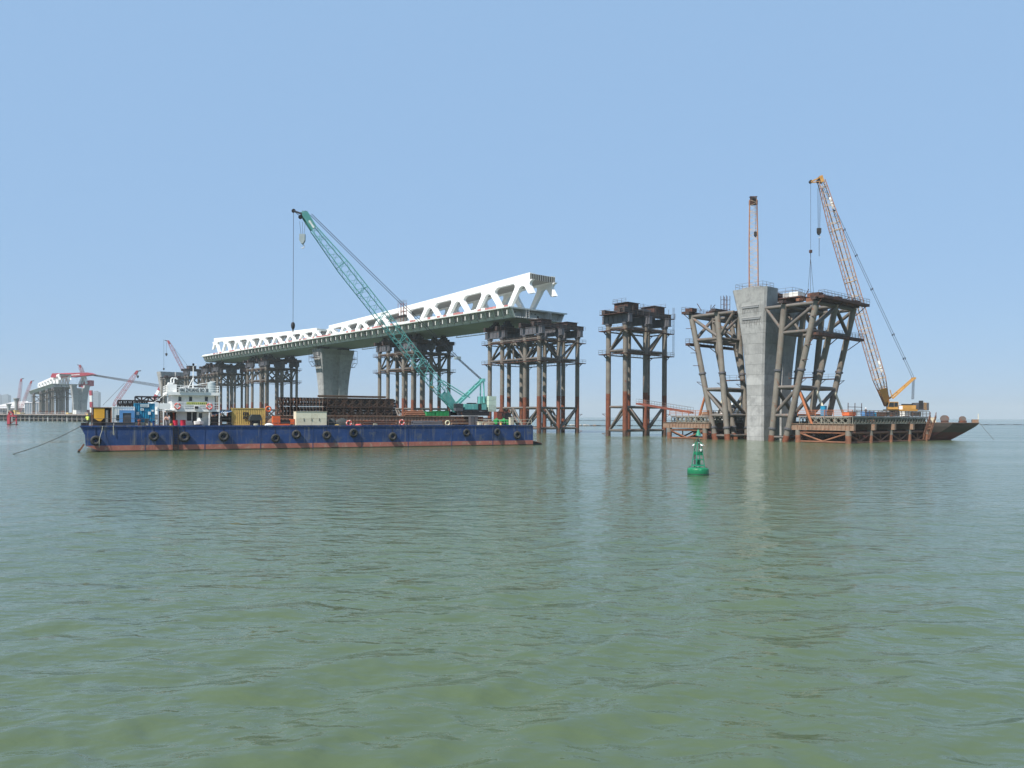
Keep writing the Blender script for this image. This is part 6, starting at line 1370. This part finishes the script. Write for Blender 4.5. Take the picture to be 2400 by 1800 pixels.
# round concrete columns of the approach viaduct
for x, y0, lb, D in ((20.5, 946, 'shorter far concrete column with flared head', 1000), (38.5, 933, 'taller far concrete column with flared head', 900)):
    p = W(x, 960, D); p.z = 0; c_ = thing('viaduct_column', lb, 'column', p); z_ = zat(x, y0, D)
    MB().lathe([(1.9, -1), (1.9, z_ - 6), (2.1, z_ - 4), (2.8, z_ - 1.6), (3.1, z_ - 1.2)], n=18).build('shaft', M_CONC, c_); MB().lathe([(3.3, z_ - 1.2), (3.3, z_)], n=18).build('head', M_CONC, c_)
# terminal with white roof, and the shore
SHO = struct(MB().box(-2600, -560, 1150, 2600, -1, 3.2).build('shore_ground', M_JETTY, None, False)); tag(SHO, 'low built-up shore at the far left horizon', 'shore', kind='structure')
D_ = 1300; tb_ = W(30, 965, D_); tb_.z = 3.2; TM_ = thing('terminal_building', 'far white-roofed terminal building behind the jetty', 'building', tb_)
def tpx(x, y): return W(x, y, D_) - tb_
for i, (pts, m) in enumerate((([(-40, 953), (-40, 951), (0, 949), (34, 941), (66, 940), (66, 950), (60, 953)], M_ROOF), ([(-40, 957.5), (-40, 955), (30, 954), (62, 953.5), (60, 956)], M_ROOF))): MB().prism([tpx(x, y) for x, y in pts], (0, 60, 0)).build('roof', m, TM_, False)
MB().box(tpx(-40, 960).x, tpx(58, 960).x, 8, 55, 0, tpx(0, 955.5).z).build('wall', M_GLZ, TM_, False); 
for k in range(16): xx = tpx(-40, 960).x + k * (tpx(58, 960).x - tpx(-40, 960).x) / 15; MB().box(xx - .5, xx + .5, 7, 8, 0, tpx(0, 956).z).build('mullion', M_LPLATE, TM_, False)
for k in range(3): MB().box(tpx(-40, 960).x, tpx(58, 960).x, 7.2, 8, 1 + 4 * k, 1.6 + 4 * k).build('floor_band', M_LPLATE, TM_, False)
tt = thing('glazed_hall', 'far grey glazed hall right of the white terminal roof', 'building', W(72, 965, 1250)); tt.location.z = 3.2
MB().box(-10, 14, 0, 40, 0, 20).build('wall', M_GLZ, tt, False); MB().box(-11, 15, -1, 41, 20, 21).build('roof', M_ROOF, tt, False)
for k in range(7): MB().box(-10 + 3.8 * k, -9.4 + 3.8 * k, -.3, 0, 0, 20).build('mullion', M_LPLATE, tt, False)
# town towers in the haze
for x0, x1, y0, D, lb in ((-12, 1, 926, 4300, 'hazy tower block cut by the left edge of the view'), (4.5, 18.5, 926, 4200, 'hazy slab tower near the left edge'), (59.5, 72, 919, 3900, 'hazy tower behind the far bridge span'), (216, 230, 919, 3400, 'hazy tower with slanted roof right of the forked pier')):
    a_, b_ = W(x0, 965, D), W(x1, 965, D); th = thing('tower_block', lb, 'building', Vector((a_.x, D, 0)), 0, 'town towers in the haze'); w_ = b_.x - a_.x; z_ = zat(x0, y0, D)
    MB().box(0, w_, 0, w_ * .8, 0, z_).build('wall', M_FARB, th, False); n = int(z_ / 7)
    for k in range(n): MB().box(1, w_ - 1, -.4, 0, 4 + 7 * k, 7.4 + 7 * k).build('window_band', M_GLZ, th, False)
    MB().box(w_ * .2, w_ * .7, 2, w_ * .6, z_, z_ + 5).build('roof_plant', M_FARB, th, False)
